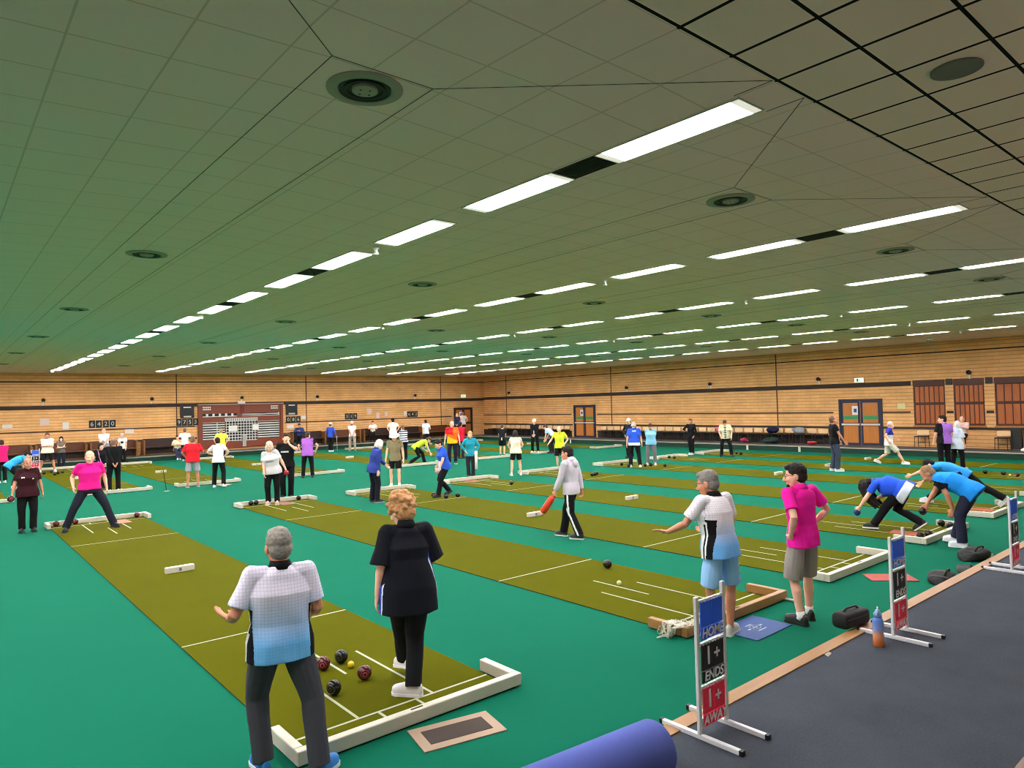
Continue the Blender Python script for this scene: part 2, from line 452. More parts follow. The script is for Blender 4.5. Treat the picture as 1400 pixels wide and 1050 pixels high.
        if st in ('cap', 'bucket'):
            c_ = MB(); cc = hair[2]
            pr = [(.001, .142), (.05, .136), (.075, .115), (.092, .075), (.096, .045)]
            rs = []
            for r_, z_ in pr[::-1]:
                th = np.arange(20)*2*math.pi/20
                rs.append(np.array([S_(H(r_*math.cos(t), -.018+r_*1.13*math.sin(t), z_)) for t in th]))
            c_.rings(rs)
            brim = []; 
            for (ra, z_) in ((.09, .05), (.15, .032), (.15, .037), (.09, .056)):
                th = np.linspace(.1*math.pi, .9*math.pi, 12) if st == 'cap' else np.arange(20)*2*math.pi/20
                brim.append(np.array([S_(H(min(ra, .1 if st == 'cap' else ra)*math.cos(t), -.018+ra*(1.3 if st == 'cap' else 1.13)*math.sin(t), z_-(.0 if st == 'cap' else .012))) for t in th]))
            c_.rings(brim, cap=True, closed=False); c_.build('cap' if st == 'cap' else 'sun_hat', cloth(cc), root, True)
    if beard:
        b_ = MB()
        for c, r in (((0, .082, -.1), (.024, .02, .022)), ((.02, .074, -.092), .017), ((-.02, .074, -.092), .017), ((0, .098, -.058), (.022, .006, .005))): b_.ell(H(*c), r, Rh)
        for i in range(len(b_.v)): b_.v[i] = b_.v[i]*s
        job('beard', b_, .005, 1, mat('hair', beard, .8, var=.3, vscale=60), root)
    # top --------------------------------------------------------------------
    T_ = MB(); kind = top[0]; f = fat
    tuck = hem == 'tuck'
    h0 = {'polo': -.15, 'tee': -.13, 'tank': -.12, 'long': -.13, 'hoodie': -.14, 'jacket': -.17, 'loose': -.24}[kind] if hem is None or tuck else hem
    if sd: R0 = [(h0, .192, .132, 0), (-.03, .186, .127, .0), (.09, .160, .112, .004), (.2, .172, .116, .006), (.3, .186, .122, .006), (.385, .185, .108, 0), (.43, .150, .094, -.004), (.462, .100, .076, -.006), (.492, .066, .064, -.004)]
    else: R0 = [(h0, .200, .140, 0), (-.03, .191, .134, .0), (.09, .154, .108, .006), (.2, .160, .118, .014), (.29, .165, .128, .018), (.38, .160, .1, .004), (.43, .128, .088, -.003), (.462, .088, .07, -.006), (.492, .060, .058, -.004)]
    if kind == 'loose': R0[0] = (h0, .205, .155, 0); R0[1] = (-.03, .2, .145, 0); R0[2] = (.09, .18, .13, .004)
    if tuck: R0[0] = (-.06, R0[0][1]*.97, R0[0][2]*.95, 0)
    rs = []; TH_ = np.arange(28)*2*math.pi/28
    k_ = .008 if kind in ('hoodie', 'jacket') else 0
    for u, w, d, yo in R0:
        c, R_ = sp(u); m_ = 1 if u < .32 else 0
        w2 = (w+k_)*(1+(f-1)*.75*m_); d2 = (d+k_)*(1+(f-1)*1.15*m_); yo2 = yo+(f-1)*.06*m_
        cs, sn = np.cos(TH_), np.sin(TH_); ex = .82
        rs.append(c+np.stack([w2*np.sign(cs)*np.abs(cs)**ex, yo2+d2*np.sign(sn)*np.abs(sn)**ex, 0*TH_], 1)@R_.T)
    T_.rings(rs)
    bl = bare
    for k in range(2):
        S, el, wr, hdr = arms[k]; sx = 1 if k == 0 else -1
        c0 = sp(.41)[0]+Rc@V(sx*.1, 0, .01)
        ab = (.92+.08*f)
        if bl == 0: T_.ell(S+Rc@V(-sx*.03, 0, 0), (.045, .055, .05)); continue
        T_.ell(S, (.064*ab, .066*ab, .064*ab)); T_.tube([c0, S], [.075, .066], 12)
        if bl >= 1:
            ww = 1.15 if kind in ('hoodie', 'jacket') else 1.0
            T_.tube([S, S*.5+el*.5, el, el*.5+wr*.5, el*.06+wr*.94], [.066*ab*ww, .060*ab*ww, .054*ww, .049*ww, .042*ww], 12)
        elif bl > .8:
            T_.tube([S, S*.5+el*.5, S*.02+el*.98], [.068*ab, .078*ab, .098], 14)
        else:
            e_ = S*(1-bl)+el*bl
            T_.tube([S, S*.5+e_*.5, e_], [.066*ab, .065*ab, .068*ab], 14)
    if kind == 'hoodie':
        c, R_ = sp(.47)
        for a_ in np.linspace(-2.6, -.55, 9): T_.ell(c+R_@V(.075*math.cos(a_), -.0+.085*math.sin(a_), .012+.012*math.sin(a_*2)), (.045, .045, .05))
        T_.ell(c+R_@V(0, -.11, -.055), (.09, .05, .075))
        c, R_ = sp(h0+.03); rs = [c+(np.stack([w_*np.cos(TH_), d_*np.sin(TH_), 0*TH_+z_], 1))@R_.T for w_, d_, z_ in ((.18, .125, -.035), (.185, .13, 0), (.18, .125, .03))]; T_.rings(rs)
    for i in range(len(T_.v)): T_.v[i] = T_.v[i]*s
    tm = topmats if topmats else [cloth(top[1])]
    pf = None
    if paint:
        ctx = dict(s=s, sp=sp, Rc=Rc, arms=arms, P0=P0, SHO=SHO, h0=h0)
        pf = lambda c, ctx=ctx: paint(c/s, ctx)
    job('shirt' if kind in ('polo', 'tee', 'tank', 'loose', 'long') else ('jacket' if kind == 'jacket' else 'hooded_sweatshirt'), T_, (vox*1.1)*s, 3, tm, root, paint=pf, ns=(.011, 8, (1, 1, .55)) if near else ((.012, 7, (1, 1, .6)) if mid else (.012, 6)))
    if collar or kind in ('polo', 'jacket', 'loose'):
        cm = cloth(collar or top[1]); c, R_ = sp(.478); cb = MB(); rs = []
        for r_, z_ in ((.088, -.012), (.074, .02), (.067, .045), (.060, .044), (.066, .015), (.08, -.014)):
            rs.append(np.array([S_(c+R_@V(r_*math.cos(t), r_*.98*math.sin(t)-.004+(.012 if math.sin(t) > .7 else 0), z_-(.022*max(0, math.sin(t))))) for t in np.arange(22)*2*math.pi/22]))
        cb.rings(rs, cap=False, closed=True); cb.build('collar', cm, root, True)
    # bottom -------------------------------------------------------------------
    L_ = MB(); rs = []
    for u, w, d in ((.05, .150, .103), (-.0, .160, .112), (-.06, .170, .118), (-.115, .165, .115), (-.15, .12, .09)):
        c, R_ = sp(u); w2 = w*(1+(f-1)*.6)*(1 if sd else 1.04); d2 = d*(1+(f-1)*.85); yo = (f-1)*.06
        if tuck: w2 += .01; d2 += .01
        rs.append(c+np.stack([w2*np.cos(TH_), yo+d2*np.sin(TH_), 0*TH_], 1)@R_.T)
    L_.rings(rs)
    f3 = .8+.2*f
    for k in range(2):
        hip, kn, an = legs[k]; sx = 1 if k == 0 else -1; bk = FT[k][1]@V(0, -1, 0)
        h1 = hip+Rpel@V(-sx*.006, -.006, .02)
        if bot[0] == 'trousers':
            an2 = an+unit(an-kn)*.015
            L_.tube([h1, hip*.65+kn*.35, kn, kn*.55+an*.45+bk*.008, an2], [.104*f3, .098*f3, .077*f3, .073*flare, .074*flare], 14)
            L_.ell(hip+Rpel@V(0, -.032, -.045), (.075*f3, .056*f3, .07))
        else:
            e_ = hip+(kn-hip)*(shlen or .86)
            L_.tube([h1, hip*.5+e_*.5, e_], [.088*f3, .098*f3, .1*f3], 14)
            L_.ell(hip+Rpel@V(0, -.032, -.045), (.075*f3, .056*f3, .07))
    for i in range(len(L_.v)): L_.v[i] = L_.v[i]*s
    bm = botmats if botmats else [cloth(bot[1])]
    bf = None
    if bpaint:
        bctx = dict(legs=legs, FT=FT); bf = lambda c, ctx=bctx: bpaint(c/s, ctx)
    job('trousers' if bot[0] == 'trousers' else 'shorts', L_, (vox*1.1)*s, 3, bm, root, paint=bf, ns=(.008, 10, (1, 1, .4)) if near or mid else None)
    if belt:
        c, R_ = sp(.03); bb = MB(); rs = []
        for dw, z_ in ((.004, -.018), (.008, -.018), (.008, .018), (.004, .018)):
            w2 = .160*(1+(f-1)*.6)+.014+dw; d2 = .112*(1+(f-1)*.9)+.014+dw
            rs.append(S_(c+np.stack([w2*np.cos(TH_), d2*np.sin(TH_), 0*TH_+z_], 1)@R_.T))
        bb.rings(rs, cap=False, closed=True); bb.build('belt', mat('leather', belt, .4), root, True)
    # shoes, socks ---------------------------------------------------------------
    for k in range(2):
        an, M = FT[k]; shoe(root, M, legs[k][2]*s, s, mat('shoe', shoes[0], .5), mat('sole', shoes[1], .6))
        if socks:
            q = MB(); hip, kn, _ = legs[k]; a_ = legs[k][2]; q.tube([S_(a_+M@V(0, .01, -.03)), S_(a_), S_(a_+unit(kn-a_)*.05)], [.042*s, .043*s, .044*s], 12); q.build('sock', cloth(socks), root, True)
    return dict(root=root, s=s, hand=[S_(a_[2]+a_[3]*.06) for a_ in arms], wrist=[S_(a_[2]) for a_ in arms], p=p, rz=rz,
                w=lambda v: (np.asarray(v)@rotz(rz).T+np.array(p)))
# ---------------------------------------------------------------- the hall
XR, YF, XL, YB = 32.0, 41.3, -9.0, -2.6       # right wall, far wall, left wall, back wall
KX, KY, BZ = 30.1, 39.4, 0.25                 # inner faces of the ditch, height of the banks
CZ = 4.62                                     # ceiling
ROW0, ROWS, LY0, LP, LL = 4.53, 4.485, 2.62, 1.935, 1.38
def struct(o): o['kind'] = 'structure'; return o
def carpet(name, c, c2, scale=3.0, fine=260, rough=.95, b=.3):
    s = NT(name); s.set(Roughness=rough); s.b.inputs['Specular IOR Level'].default_value = .04
    n1 = s.noise(scale, 4, .6); n2 = s.noise(fine, 2)
    m = s.mix(n1, lin(c), lin(c2)); v = s.math('MULTIPLY_ADD', n2, .5, .75)
    x = s.n('ShaderNodeMix'); x.data_type = 'RGBA'; x.blend_type = 'MULTIPLY'; x.inputs[0].default_value = 1
    s.t.links.new(m[0].outputs[m[1]], x.inputs[6]); s.t.links.new(v[0].outputs[v[1]], x.inputs[7]); s.col((x, 2)); s.bump(n2, b, .003)
    return s.m
def brick(name, axis):
    s = NT(name); s.set(Roughness=.85); x, y, z = s.xyz()
    cb = s.n('ShaderNodeCombineXYZ'); a = y if axis == 'y' else x
    s.t.links.new(a[0].outputs[a[1]], cb.inputs[0]); s.t.links.new(z[0].outputs[z[1]], cb.inputs[1])
    b = s.n('ShaderNodeTexBrick'); s.l(cb, 0, b, 'Vector'); b.inputs['Scale'].default_value = 1
    b.inputs['Brick Width'].default_value = .45; b.inputs['Row Height'].default_value = .15; b.inputs['Mortar Size'].default_value = .012; b.inputs['Mortar Smooth'].default_value = .6
    b.inputs['Color1'].default_value = (*(.86,.47,.19), 1); b.inputs['Color2'].default_value = (*(.77,.41,.158), 1); b.inputs['Mortar'].default_value = (.70,.35,.125, 1)
    n = s.noise(1.2, 3); x2 = s.n('ShaderNodeMix'); x2.data_type = 'RGBA'; x2.blend_type = 'MULTIPLY'; x2.inputs[0].default_value = 1
    v = s.math('MULTIPLY_ADD', n, .5, .72); hz = s.math('LESS_THAN', s.math('FRACT', s.math('DIVIDE', s.math('ADD', z, 3.0), .15)), .17)
    m3 = s.n('ShaderNodeMix'); m3.data_type = 'RGBA'; w3 = s.math('MULTIPLY', hz, .46); s.t.links.new(w3[0].outputs[w3[1]], m3.inputs[0]); s.l(b, 'Color', m3, 6); m3.inputs[7].default_value = (.20, .085, .03, 1); s.l(m3, 2, x2, 6); s.t.links.new(v[0].outputs[v[1]], x2.inputs[7]); s.col((x2, 2))
    s.bump((b, 1), -.4, .01); return s.m
def wood(name, c, c2, ax='z', rough=.45):
    s = NT(name); s.set(Roughness=rough); tc = s.n('ShaderNodeTexCoord'); mp = s.n('ShaderNodeMapping'); s.l(tc, 'Object', mp, 'Vector')
    mp.inputs['Scale'].default_value = {'z': (14, 14, 1.2), 'x': (1.2, 14, 14), 'y': (14, 1.2, 14)}[ax]
    n = s.n('ShaderNodeTexNoise'); n.inputs['Scale'].default_value = 1.5; n.inputs['Detail'].default_value = 5; s.l(mp, 0, n, 'Vector')
    s.col(s.mix((n, 0), lin(c), lin(c2))); return s.m
def box_obj(name, lo, hi, m, parent=None, bev=0, loc=None, rz=0):
    return MB().box(lo, hi, bev=bev).build(name, m, parent, loc=loc, rz=rz)
M_GREEN = carpet('green_carpet', '#0e614a', '#126951', .5, 220)
BAIZE = ((.077, .078, .0008), (.092, .093, .0014))
M_GREY = carpet('grey_carpet', '#3d4149', '#51565f', 2.0, 60, b=.6)
M_DGREEN = mat('ditch_green', '#0a3425', .9, var=.12, vscale=4)
M_WHITE = mat('white_paint', '#cbc5b4', .5, var=.06, vscale=5)
M_LINE = mat('line_white', '#b4b5a0', .8)
M_BLACK = mat('black_plastic', '#0d0d0e', .4)
M_PINE = wood('pale_pine', '#a87c4a', '#926637', 'x')
M_DARKBAND = mat('dark_brick', '#3b2c26', .85, var=.2, vscale=6)
M_DOORWOOD = wood('door_veneer', '#cb8438', '#a8601f', 'z', .4)
M_SHUT = wood('shutter_wood', '#bd6a2c', '#93461a', 'z', .5)
M_NAVY = mat('navy_paint', '#1b1c3c', .5)
M_METAL = mat('pale_aluminium', '#d5d5d2', .35, .3)
M_PAPER = mat('paper', '#e4dedb', .8)
def hall():
    struct(box_obj('floor', (XL, YB-.0, -.2), (KX, KY, 0), M_GREEN))
    # raised banks around the green with their ditch faces
    bank = MB().box((XL, YB, -.1), (KX, 2.93, BZ)); bank.build('floor_near_bank', M_GREY); struct(bpy.data.objects['floor_near_bank'])
    b = MB(); b.box((KX+.02, YB, -.2), (XR, YF, BZ)); b.box((XL, KY+.02, -.2), (KX+.02, YF, BZ)); struct(b.build('floor_far_bank', mat('bank_carpet', '#4a4948', .95, var=.15, vscale=20)))
    t = MB(); t.box((KX, 2.93, 0), (KX+.02, KY+.02, BZ-.03)); t.box((XL, KY, 0), (KX, KY+.02, BZ-.03)); struct(t.build('trim_ditch', M_DGREEN))
    t = MB(); t.box((KX-.02, 2.93, BZ-.03), (KX+.09, KY+.02, BZ+.015)); t.box((XL, KY-.02, BZ-.03), (KX+.09, KY+.09, BZ+.015)); struct(t.build('trim_kerb', mat('kerb_pale', '#9a9286', .8, var=.1)))
    struct(box_obj('trim_edging', (XL, 2.93, -.05), (KX-.03, 3.05, BZ+.012), M_PINE))
    # walls
    struct(box_obj('wall_right', (XR, YB, -.2), (XR+.25, YF+.25, CZ), brick('buff_brick_side', 'y')))
    struct(box_obj('wall_far', (XL, YF, -.2), (XR, YF+.25, CZ), brick('buff_brick_end', 'x')))
    struct(box_obj('wall_left', (XL-.25, YB, -.2), (XL, YF+.25, CZ), brick('buff_brick_left', 'y')))
    struct(box_obj('wall_back', (XL-.25, YB-.25, -.2), (XR+.25, YB, CZ), mat('cream_bounce', '#efe9dc', .8)))  # unseen wall, its pale colour chosen to bounce more light back
    # brick bands, ledges, movement joints
    t = MB(); g = (11.55, 7.2)
    t.box((XR-.035, 11.55, 2.84), (XR-.001, YF, 3.04)); t.box((XL, YF-.035, 2.80), (XR-.03, YF-.001, 2.99)); struct(t.build('trim_band', M_DARKBAND))
    t = MB(); t.box((XR-.03, YB, 4.17), (XR-.001, YF, 4.215)); t.box((XL, YF-.03, 4.15), (XR-.03, YF-.001, 4.2)); struct(t.build('trim_cornice', mat('dark_line', '#1f1613', .8)))
    t = MB()
    for a, c in ((YB, 7.0), (11.6, 12.72), (14.9, 29.7), (32.0, YF)): t.box((XR-.03, a, 1.69), (XR-.001, c, 1.75))
    for a, c in ((XL, 11.4), (16.6, 29.0)): t.box((a, YF-.03, 1.67), (c, YF-.001, 1.73))
    struct(t.build('trim_dado', mat('dado_brown', '#4a2f20', .7)))
    t = MB()
    for a, c in ((YB, 12.75), (14.85, 29.8), (31.9, YF)): t.box((XR-.05, a, 1.0), (XR-.001, c, 1.09))
    for a, c in ((XL, 11.5), (16.5, 29.1)): t.box((a, YF-.05, .98), (c, YF-.001, 1.08))
    struct(t.build('trim_rail', mat('rail_dark', '#2b211d', .6)))
    t = MB()
    for a, c in ((14.95, 29.7), (32.0, YF)): t.box((XR-.02, a, BZ), (XR-.001, c, .66))
    struct(t.build('dark_strip_right', mat('wall_strip_dark', '#2e211a', .7)))  # dark strip added to darken the wall foot behind the chairs
    t = MB()
    for y in (7.1, 17.65, 28.5, 38.6): t.box((XR-.02, y-.025, BZ), (XR-.001, y+.025, CZ-.02))
    for x in (1.9, 10.46, 17.98, 28.1): t.box((x-.025, YF-.02, BZ), (x+.025, YF-.001, CZ-.02))
    struct(t.build('trim_joint', mat('joint_brown', '#5a3c28', .9)))  # plain brown strips along the movement joints
    # ceiling -----------------------------------------------------------------
    s = NT('ceiling_tile'); s.set(Roughness=.9); x, y, z = s.xyz(); s.b.inputs['Specular IOR Level'].default_value = .1
    def seam(a, off, per, w):
        f = s.math('FRACT', s.math('DIVIDE', s.math('SUBTRACT', a, off), per)); d = s.math('MINIMUM', f, s.math('SUBTRACT', 1, f)); return s.math('LESS_THAN', d, w/per)
    k = s.math('MAXIMUM', seam(x, 3.27, .5375, .007), seam(y, 2.33, .5375, .007))
    n = s.noise(.35, 3); base = s.mix(n, (.97,.66,.57), (.98,.70,.61)); s.col(s.mix(k, base, lin('#6d6d5c'))) if False else None
    mx = s.n('ShaderNodeMix'); mx.data_type = 'RGBA'; s.t.links.new(k[0].outputs[k[1]], mx.inputs[0]); s.t.links.new(base[0].outputs[base[1]], mx.inputs[6]); mx.inputs[7].default_value = (*(.74,.50,.41), 1); s.col((mx, 2))
    s.bump(s.noise(120, 2), .25, .004); MC = s.m
    s2 = NT('ceiling_tile_gapped'); s2.set(Roughness=.9); s = s2; x, y, z = s.xyz(); s.b.inputs['Specular IOR Level'].default_value = .1
    k = s.math('MAXIMUM', seam(x, 3.27, .5375, .014), seam(y, 2.31, .5375, .012))
    mx = s.n('ShaderNodeMix'); mx.data_type = 'RGBA'; s.t.links.new(k[0].outputs[k[1]], mx.inputs[0]); mx.inputs[6].default_value = (*(.93,.68,.54), 1); mx.inputs[7].default_value = (*lin('#15120f'), 1); s.col((mx, 2)); s.bump(s.noise(120, 2), .25, .004); MC2 = s.m
    seam_m = mat('ceiling_seam', '#4c4c3e', .9)
    c = MB(); sm = MB(); RI = .07; Y0, Y1 = 2.33, 39.7; YS0, YS1 = 3.92, 38.1; HW, SW = .215, .375
    def q(p, mi=0): c.add(p, [(0, 1, 2, 3)] if len(p) == 4 else [(0, 1, 2)], mi)
    xs = [ROW0+ROWS*i for i in range(-4, 8)]
    for i, xr in enumerate(xs):
        a, b = xr-HW, xr+HW
        if a > XR: break
        q([(a, Y0, CZ), (b, Y0, CZ), (b, Y1, CZ), (a, Y1, CZ)])
        l0, r0 = b, xs[i+1]-HW if i+1 < len(xs) else b+4; m_ = (l0+r0)/2; p0, p1 = m_-SW, m_+SW; Z = CZ+RI
        q([(p0, YS0, Z), (p1, YS0, Z), (p1, YS1, Z), (p0, YS1, Z)])
        q([(l0, Y0, CZ), (p0, YS0, Z), (p0, YS1, Z), (l0, Y1, CZ)]); q([(p1, YS0, Z), (r0, Y0, CZ), (r0, Y1, CZ), (p1, YS1, Z)])
        q([(l0, Y0, CZ), (r0, Y0, CZ), (p1, YS0, Z), (p0, YS0, Z)]); q([(p0, YS1, Z), (p1, YS1, Z), (r0, Y1, CZ), (l0, Y1, CZ)])
        for A, B_ in (((p0, YS0, Z), (p0, YS1, Z)), ((p1, YS0, Z), (p1, YS1, Z)), ((p0, YS0, Z), (p1, YS0, Z)), ((l0, Y0, CZ), (p0, YS0, Z)), ((r0, Y0, CZ), (p1, YS0, Z)), ((l0, Y0, CZ), (l0, LY0, CZ)), ((r0, Y0, CZ), (r0, LY0, CZ))):
            sm.tube([np.array(A), np.array(B_)], .0035, 6)
    q([(XL-.3, Y1, CZ), (XR+.3, Y1, CZ), (XR+.3, YF+.3, CZ), (XL-.3, YF+.3, CZ)])
    q([(XL-.3, YB-.3, CZ), (XR+.3, YB-.3, CZ), (XR+.3, Y0, CZ), (XL-.3, Y0, CZ)], 1)
    struct(c.build('ceiling', [MC, MC2])); struct(sm.build('trim_ceiling', seam_m))
    struct(box_obj('ceiling_void', (XL-.3, YB-.3, CZ+.3), (XR+.3, YF+.3, CZ+.4), MC))
def emit(name, c, st):
    s = NT(name); s.b.inputs['Base Color'].default_value = (.8, .8, .8, 1); s.b.inputs['Emission Color'].default_value = (*lin(c), 1); s.b.inputs['Emission Strength'].default_value = st; return s.m
LAMP = 61.0
_LONG = 0
def fixtures():
    # strip lights: frame + diffuser, one thing each --------------------------------
    ml = emit('lamp_diffuser', '#fffbfb', LAMP); mf = mat('lamp_frame', '#b9b5a8', .6); me_ = emit('lamp_end', '#efe6d6', .75)
    ordn = ['first', 'second', 'third', 'fourth', 'fifth', 'sixth', 'seventh', 'eighth', 'ninth', 'tenth', 'eleventh', 'twelfth', 'thirteenth', 'fourteenth', 'fifteenth', 'sixteenth', 'seventeenth', 'eighteenth', 'nineteenth']
    root = empty('strip_light', (0, 0, 0))
    W, L = .155, LL
    f = MB(); f.box((-W-.012, -.012, -.008), (-W, L+.012, .004)); f.box((W, -.012, -.008), (W+.012, L+.012, .004)); f.box((-W, -.012, -.008), (W, 0, .004)); f.box((-W, L, -.008), (W, L+.012, .004)); f.build('light_frame', mf, root)
    MB().box((-W, .0, -.0065), (W, L, -.003)).build('diffuser', ml, root)
    MB().box((-W, -.002, -.0078), (W, .07, -.0066)).build('lamp_end', me_, root); MB().box((-W, L-.07, -.0078), (W, L+.002, -.0066)).build('lamp_end', me_, root)
    vent = empty('ceiling_vent', (0, 0, 0)); g = MB()
    for i in range(9): g.box((-.15+i*.0345, .03, -.012), (-.138+i*.0345, LP-LL-.03, .0))
    MB().box((-.155, .014, -.004), (.155, LP-LL-.014, .002)).build('grille_back', mat('grille_black', '#0b0a09', .7), vent); g.build('slats', mat('grille_dark', '#1a1714', .6), vent)
    first = True; fv = True
    rown = {-2: 'unseen row left of the frame', -1: 'row at the left edge', 0: 'nearest long row', 1: 'second row', 2: 'third row', 3: 'fourth row', 4: 'fifth row', 5: 'row nearest the right wall'}
    for r in range(-2, 6):  # outermost left row is out of view, added to light that side
        for i in range(19):
            x, y = ROW0+r*ROWS, LY0+i*LP
            o = root if first else copy_tree(root); first = False
            o.location = (x, y, CZ)
            if r < 0: o['label'] = f'white strip light, {ordn[i]} from the near end of the {rown[r]}'
            else: o['label'] = f'white strip light, {ordn[i]} from the camera in the {rown[r]}'
            o['category'] = 'light'; o['group'] = 'strip lights in long ceiling rows'
            if i in (0, 3, 5, 8, 10, 13, 15) and r >= 0 and i < 18:
                v = vent if fv else copy_tree(vent); fv = False; v.location = (x, y+LL, CZ)
                tag(v, f'dark grille after the {ordn[i]} light of the {rown[r]}', 'vent', 'dark grilles between strip lights')
    # round air diffusers on the flat ceiling strips ------------------------------------
    def vent_tree():
        e = empty('ceiling_diffuser', (0, 0, 0))
        MB().lathe([(.26, 0), (.26, -.008), (.19, -.02), (.175, 0)], 32).build('trim_ring', mat('vent_ring', '#97957f', .7), e, True)
        m = MB(); m.lathe([(.178, -.0), (.178, -.016), (.165, -.0065), (.15, 0)], 32); m.lathe([(.14, 0), (.14, -.014), (.128, -.016), (.118, 0)], 32); m.lathe([(.175, .0), (.175, -.002), (.0, -.002)], 32); m.build('cone', mat('vent_dark', '#17140f', .6), e)
        d = MB(); d.lathe([(.088, -.002), (.088, -.02), (.075, -.026), (.0, -.026)], 28); d.build('centre_disc', mat('vent_disc', '#9d9b86', .7), e)
        k = MB(); 
        for a in range(4): k.lathe([(.009, -.027), (.009, -.0285), (0, -.0285)], 10, (.045*math.cos(a*1.57+.4), .045*math.sin(a*1.57+.4), 0))
        k.build('holes', M_BLACK, e); return e
    v0 = None; on = ['nearest', 'second', 'third', 'fourth', 'fifth', 'sixth']
    bay = {0: 'left of the nearest light row', 1: 'between first and second light rows', 2: 'between second and third light rows', 3: 'between third and fourth light rows', 4: 'between fourth and fifth light rows', 5: 'between the last two light rows'}
    for r in range(0, 6):
        for i in range(6):
            o = v0 if v0 and not v0.get('label') else (copy_tree(v0) if v0 else vent_tree())
            if v0 is None: v0 = o
            o.location = (ROW0+(r-.5)*ROWS, 4.2+6.25*i, CZ+.07)
            tag(o, f'round dark air diffuser, {on[i]} in the strip {bay[r]}', 'vent', 'round ceiling diffusers')
    d = MB(); d.lathe([(.15, 0), (.15, -.012), (.12, -.0065), (0, -.0065)], 28)
    o = d.build('ceiling_speaker', mat('speaker_grey', '#6d6a60', .7), None, True, loc=(5.14, 1.5, CZ)); tag(o, 'round grey speaker disc in the black-seamed near ceiling tiles', 'speaker')
    # small white detectors hanging in light gaps, dome cameras -----------------------------
    m = MB(); m.lathe([(.04, 0), (.04, -.02), (.02, -.035), (.02, -.07), (.035, -.08), (.03, -.1), (0, -.1)], 14); me = m.mesh('smoke_detector', True); me.materials.append(mat('white_plastic', '#d9d8d2', .4))
    for r, i in ((0, 2), (0, 6), (1, 2), (1, 6), (2, 2), (2, 6), (3, 2), (4, 2), (5, 2), (3, 6)):
        o = bpy.data.objects.new('smoke_detector', me); COL.objects.link(o); o.location = (ROW0+r*ROWS, LY0+LP*i+LL+.22, CZ)
        tag(o, f'small white ceiling detector after the {ordn[i]} light of the {rown[r]}', 'detector', 'small white ceiling detectors')
    for px, py, lab in ((70, 510, 'white dome camera under the end of the nearest light row'), (530, 517, 'white dome camera under the ceiling at the middle of the far wall'), (1270, 467, 'white dome camera under the ceiling above the right wall shutters'), (745, 508, 'white dome camera under the ceiling near the far right corner')):
        p = G(px, py, CZ-.16); x, y = min(p[0], XR-.3), min(p[1], YF-.35); k_ = min((XR-.3)/p[0], (YF-.35)/p[1], 1); x, y = p[0]*k_, p[1]*k_
        e = empty('dome_camera', (x, y, CZ), 0, lab, 'camera'); MB().lathe([(.09, 0), (.09, -.05), (.11, -.06), (.11, -.1), (.09, -.11), (0, -.11)], 20).build('housing', mat('white_plastic', '#d9d8d2', .4), e, True)
        MB().ell((0, 0, -.11), (.075, .075, .075), nu=16, nv=10).build('dome', mat('smoked_dome', '#8b8f92', .1), e, True)
    # wall spot lamps above the band -------------------------------------------------------
    def spot(x, y, z, rz, lab):
        e = empty('wall_spotlight', (x, y, z), rz, lab, 'wall lamp', 'small black wall spotlights')
        MB().box((-.03, .0, -.26), (.03, .03, -.08)).build('bracket', mat('white_plastic', '#d9d8d2', .4), e)
        MB().tube([(0, .02, -.02), (0, .16, .0)], [.07, .09], 14).build('lamp_head', M_BLACK, e, True)
    for i, x in enumerate((.6, 4.3, 9.2, 14.0, 18.68, 25.9)): spot(x, YF, 3.27, math.pi, f'black spotlight above the dark band on far wall, {on[i]} from the left')
    for i, y in enumerate((9.35, 15.5, 21.4, 27.2, 38.2)): spot(XR, y, 3.3, math.pi/2, f'black spotlight above the dark band on right wall, {on[i]} from the right')
    # exit signs -------------------------------------------------------------------------------
    me = emit('exit_green_glow', '#bfeec9', 1.4)
    for x, y, rz, lab in ((XR, 13.66, math.pi/2, 'lit green exit sign above the right wall double door'), (30.08, YF, math.pi, 'lit pale exit sign on the far wall beside the corner')):
        e = empty('exit_sign', (x, y, 3.06), rz, lab, 'exit sign', None)
        MB().box((-.21, .0, 0), (.21, .07, .21), bev=.01).build('sign_case', mat('white_plastic', '#d9d8d2', .4), e)
        MB().box((-.2, .071, .01), (.2, .076, .2)).build('lit_panel', me, e)
        m = MB(); 
        m.tube([(-.12, .078, .05), (-.12, .078, .16)], .012, 6); m.box((.02, .077, .04), (.1, .079, .17)); m.tube([(-.09, .078, .1), (-.02, .078, .1)], .01, 6); m.tube([(-.05, .078, .13), (-.02, .078, .1), (-.05, .078, .07)], .01, 6)
        m.build('pictogram', mat('exit_green', '#1d7a46', .5), e)
    # doors ---------------------------------------------------------------------------------------
    def door(n, x, y, rz, w, h, notice, bar=True):
        e = empty(f'door_{n}', (x, y, BZ), rz); struct(e); hw = w/2
        f = MB(); f.box((-hw-.09, -.03, 0), (-hw, .05, h+.09)); f.box((hw, -.03, 0), (hw+.09, .05, h+.09)); f.box((-hw, -.03, h), (hw, .05, h+.09)); f.build('door_frame', M_NAVY if bar else mat('frame_brown', '#35201a', .5), e)
        for sx in (-1, 1):
            l, r_ = (-hw, -.012) if sx < 0 else (.012, hw)
            lf = MB().box((l, -.02, .0), (r_, .02, h)).build('door_leaf', M_NAVY, e)
            MB().box((l+.1, .0, .1), (r_-.1, .026, .86)).box((l+.1, .0, 1.0), (r_-.1, .026, h-.08)).build('veneer_panel', M_DOORWOOD, lf)
            if bar: MB().box((l+.03, .03, .89), (r_-.03, .075, .97)).build('push_bar', M_METAL, lf); MB().box((l+.12, .026, 1.16), (r_-.12, .03, 1.32)).build('fire_door_sign', mat('sign_green', '#2f8a4e', .5), lf)
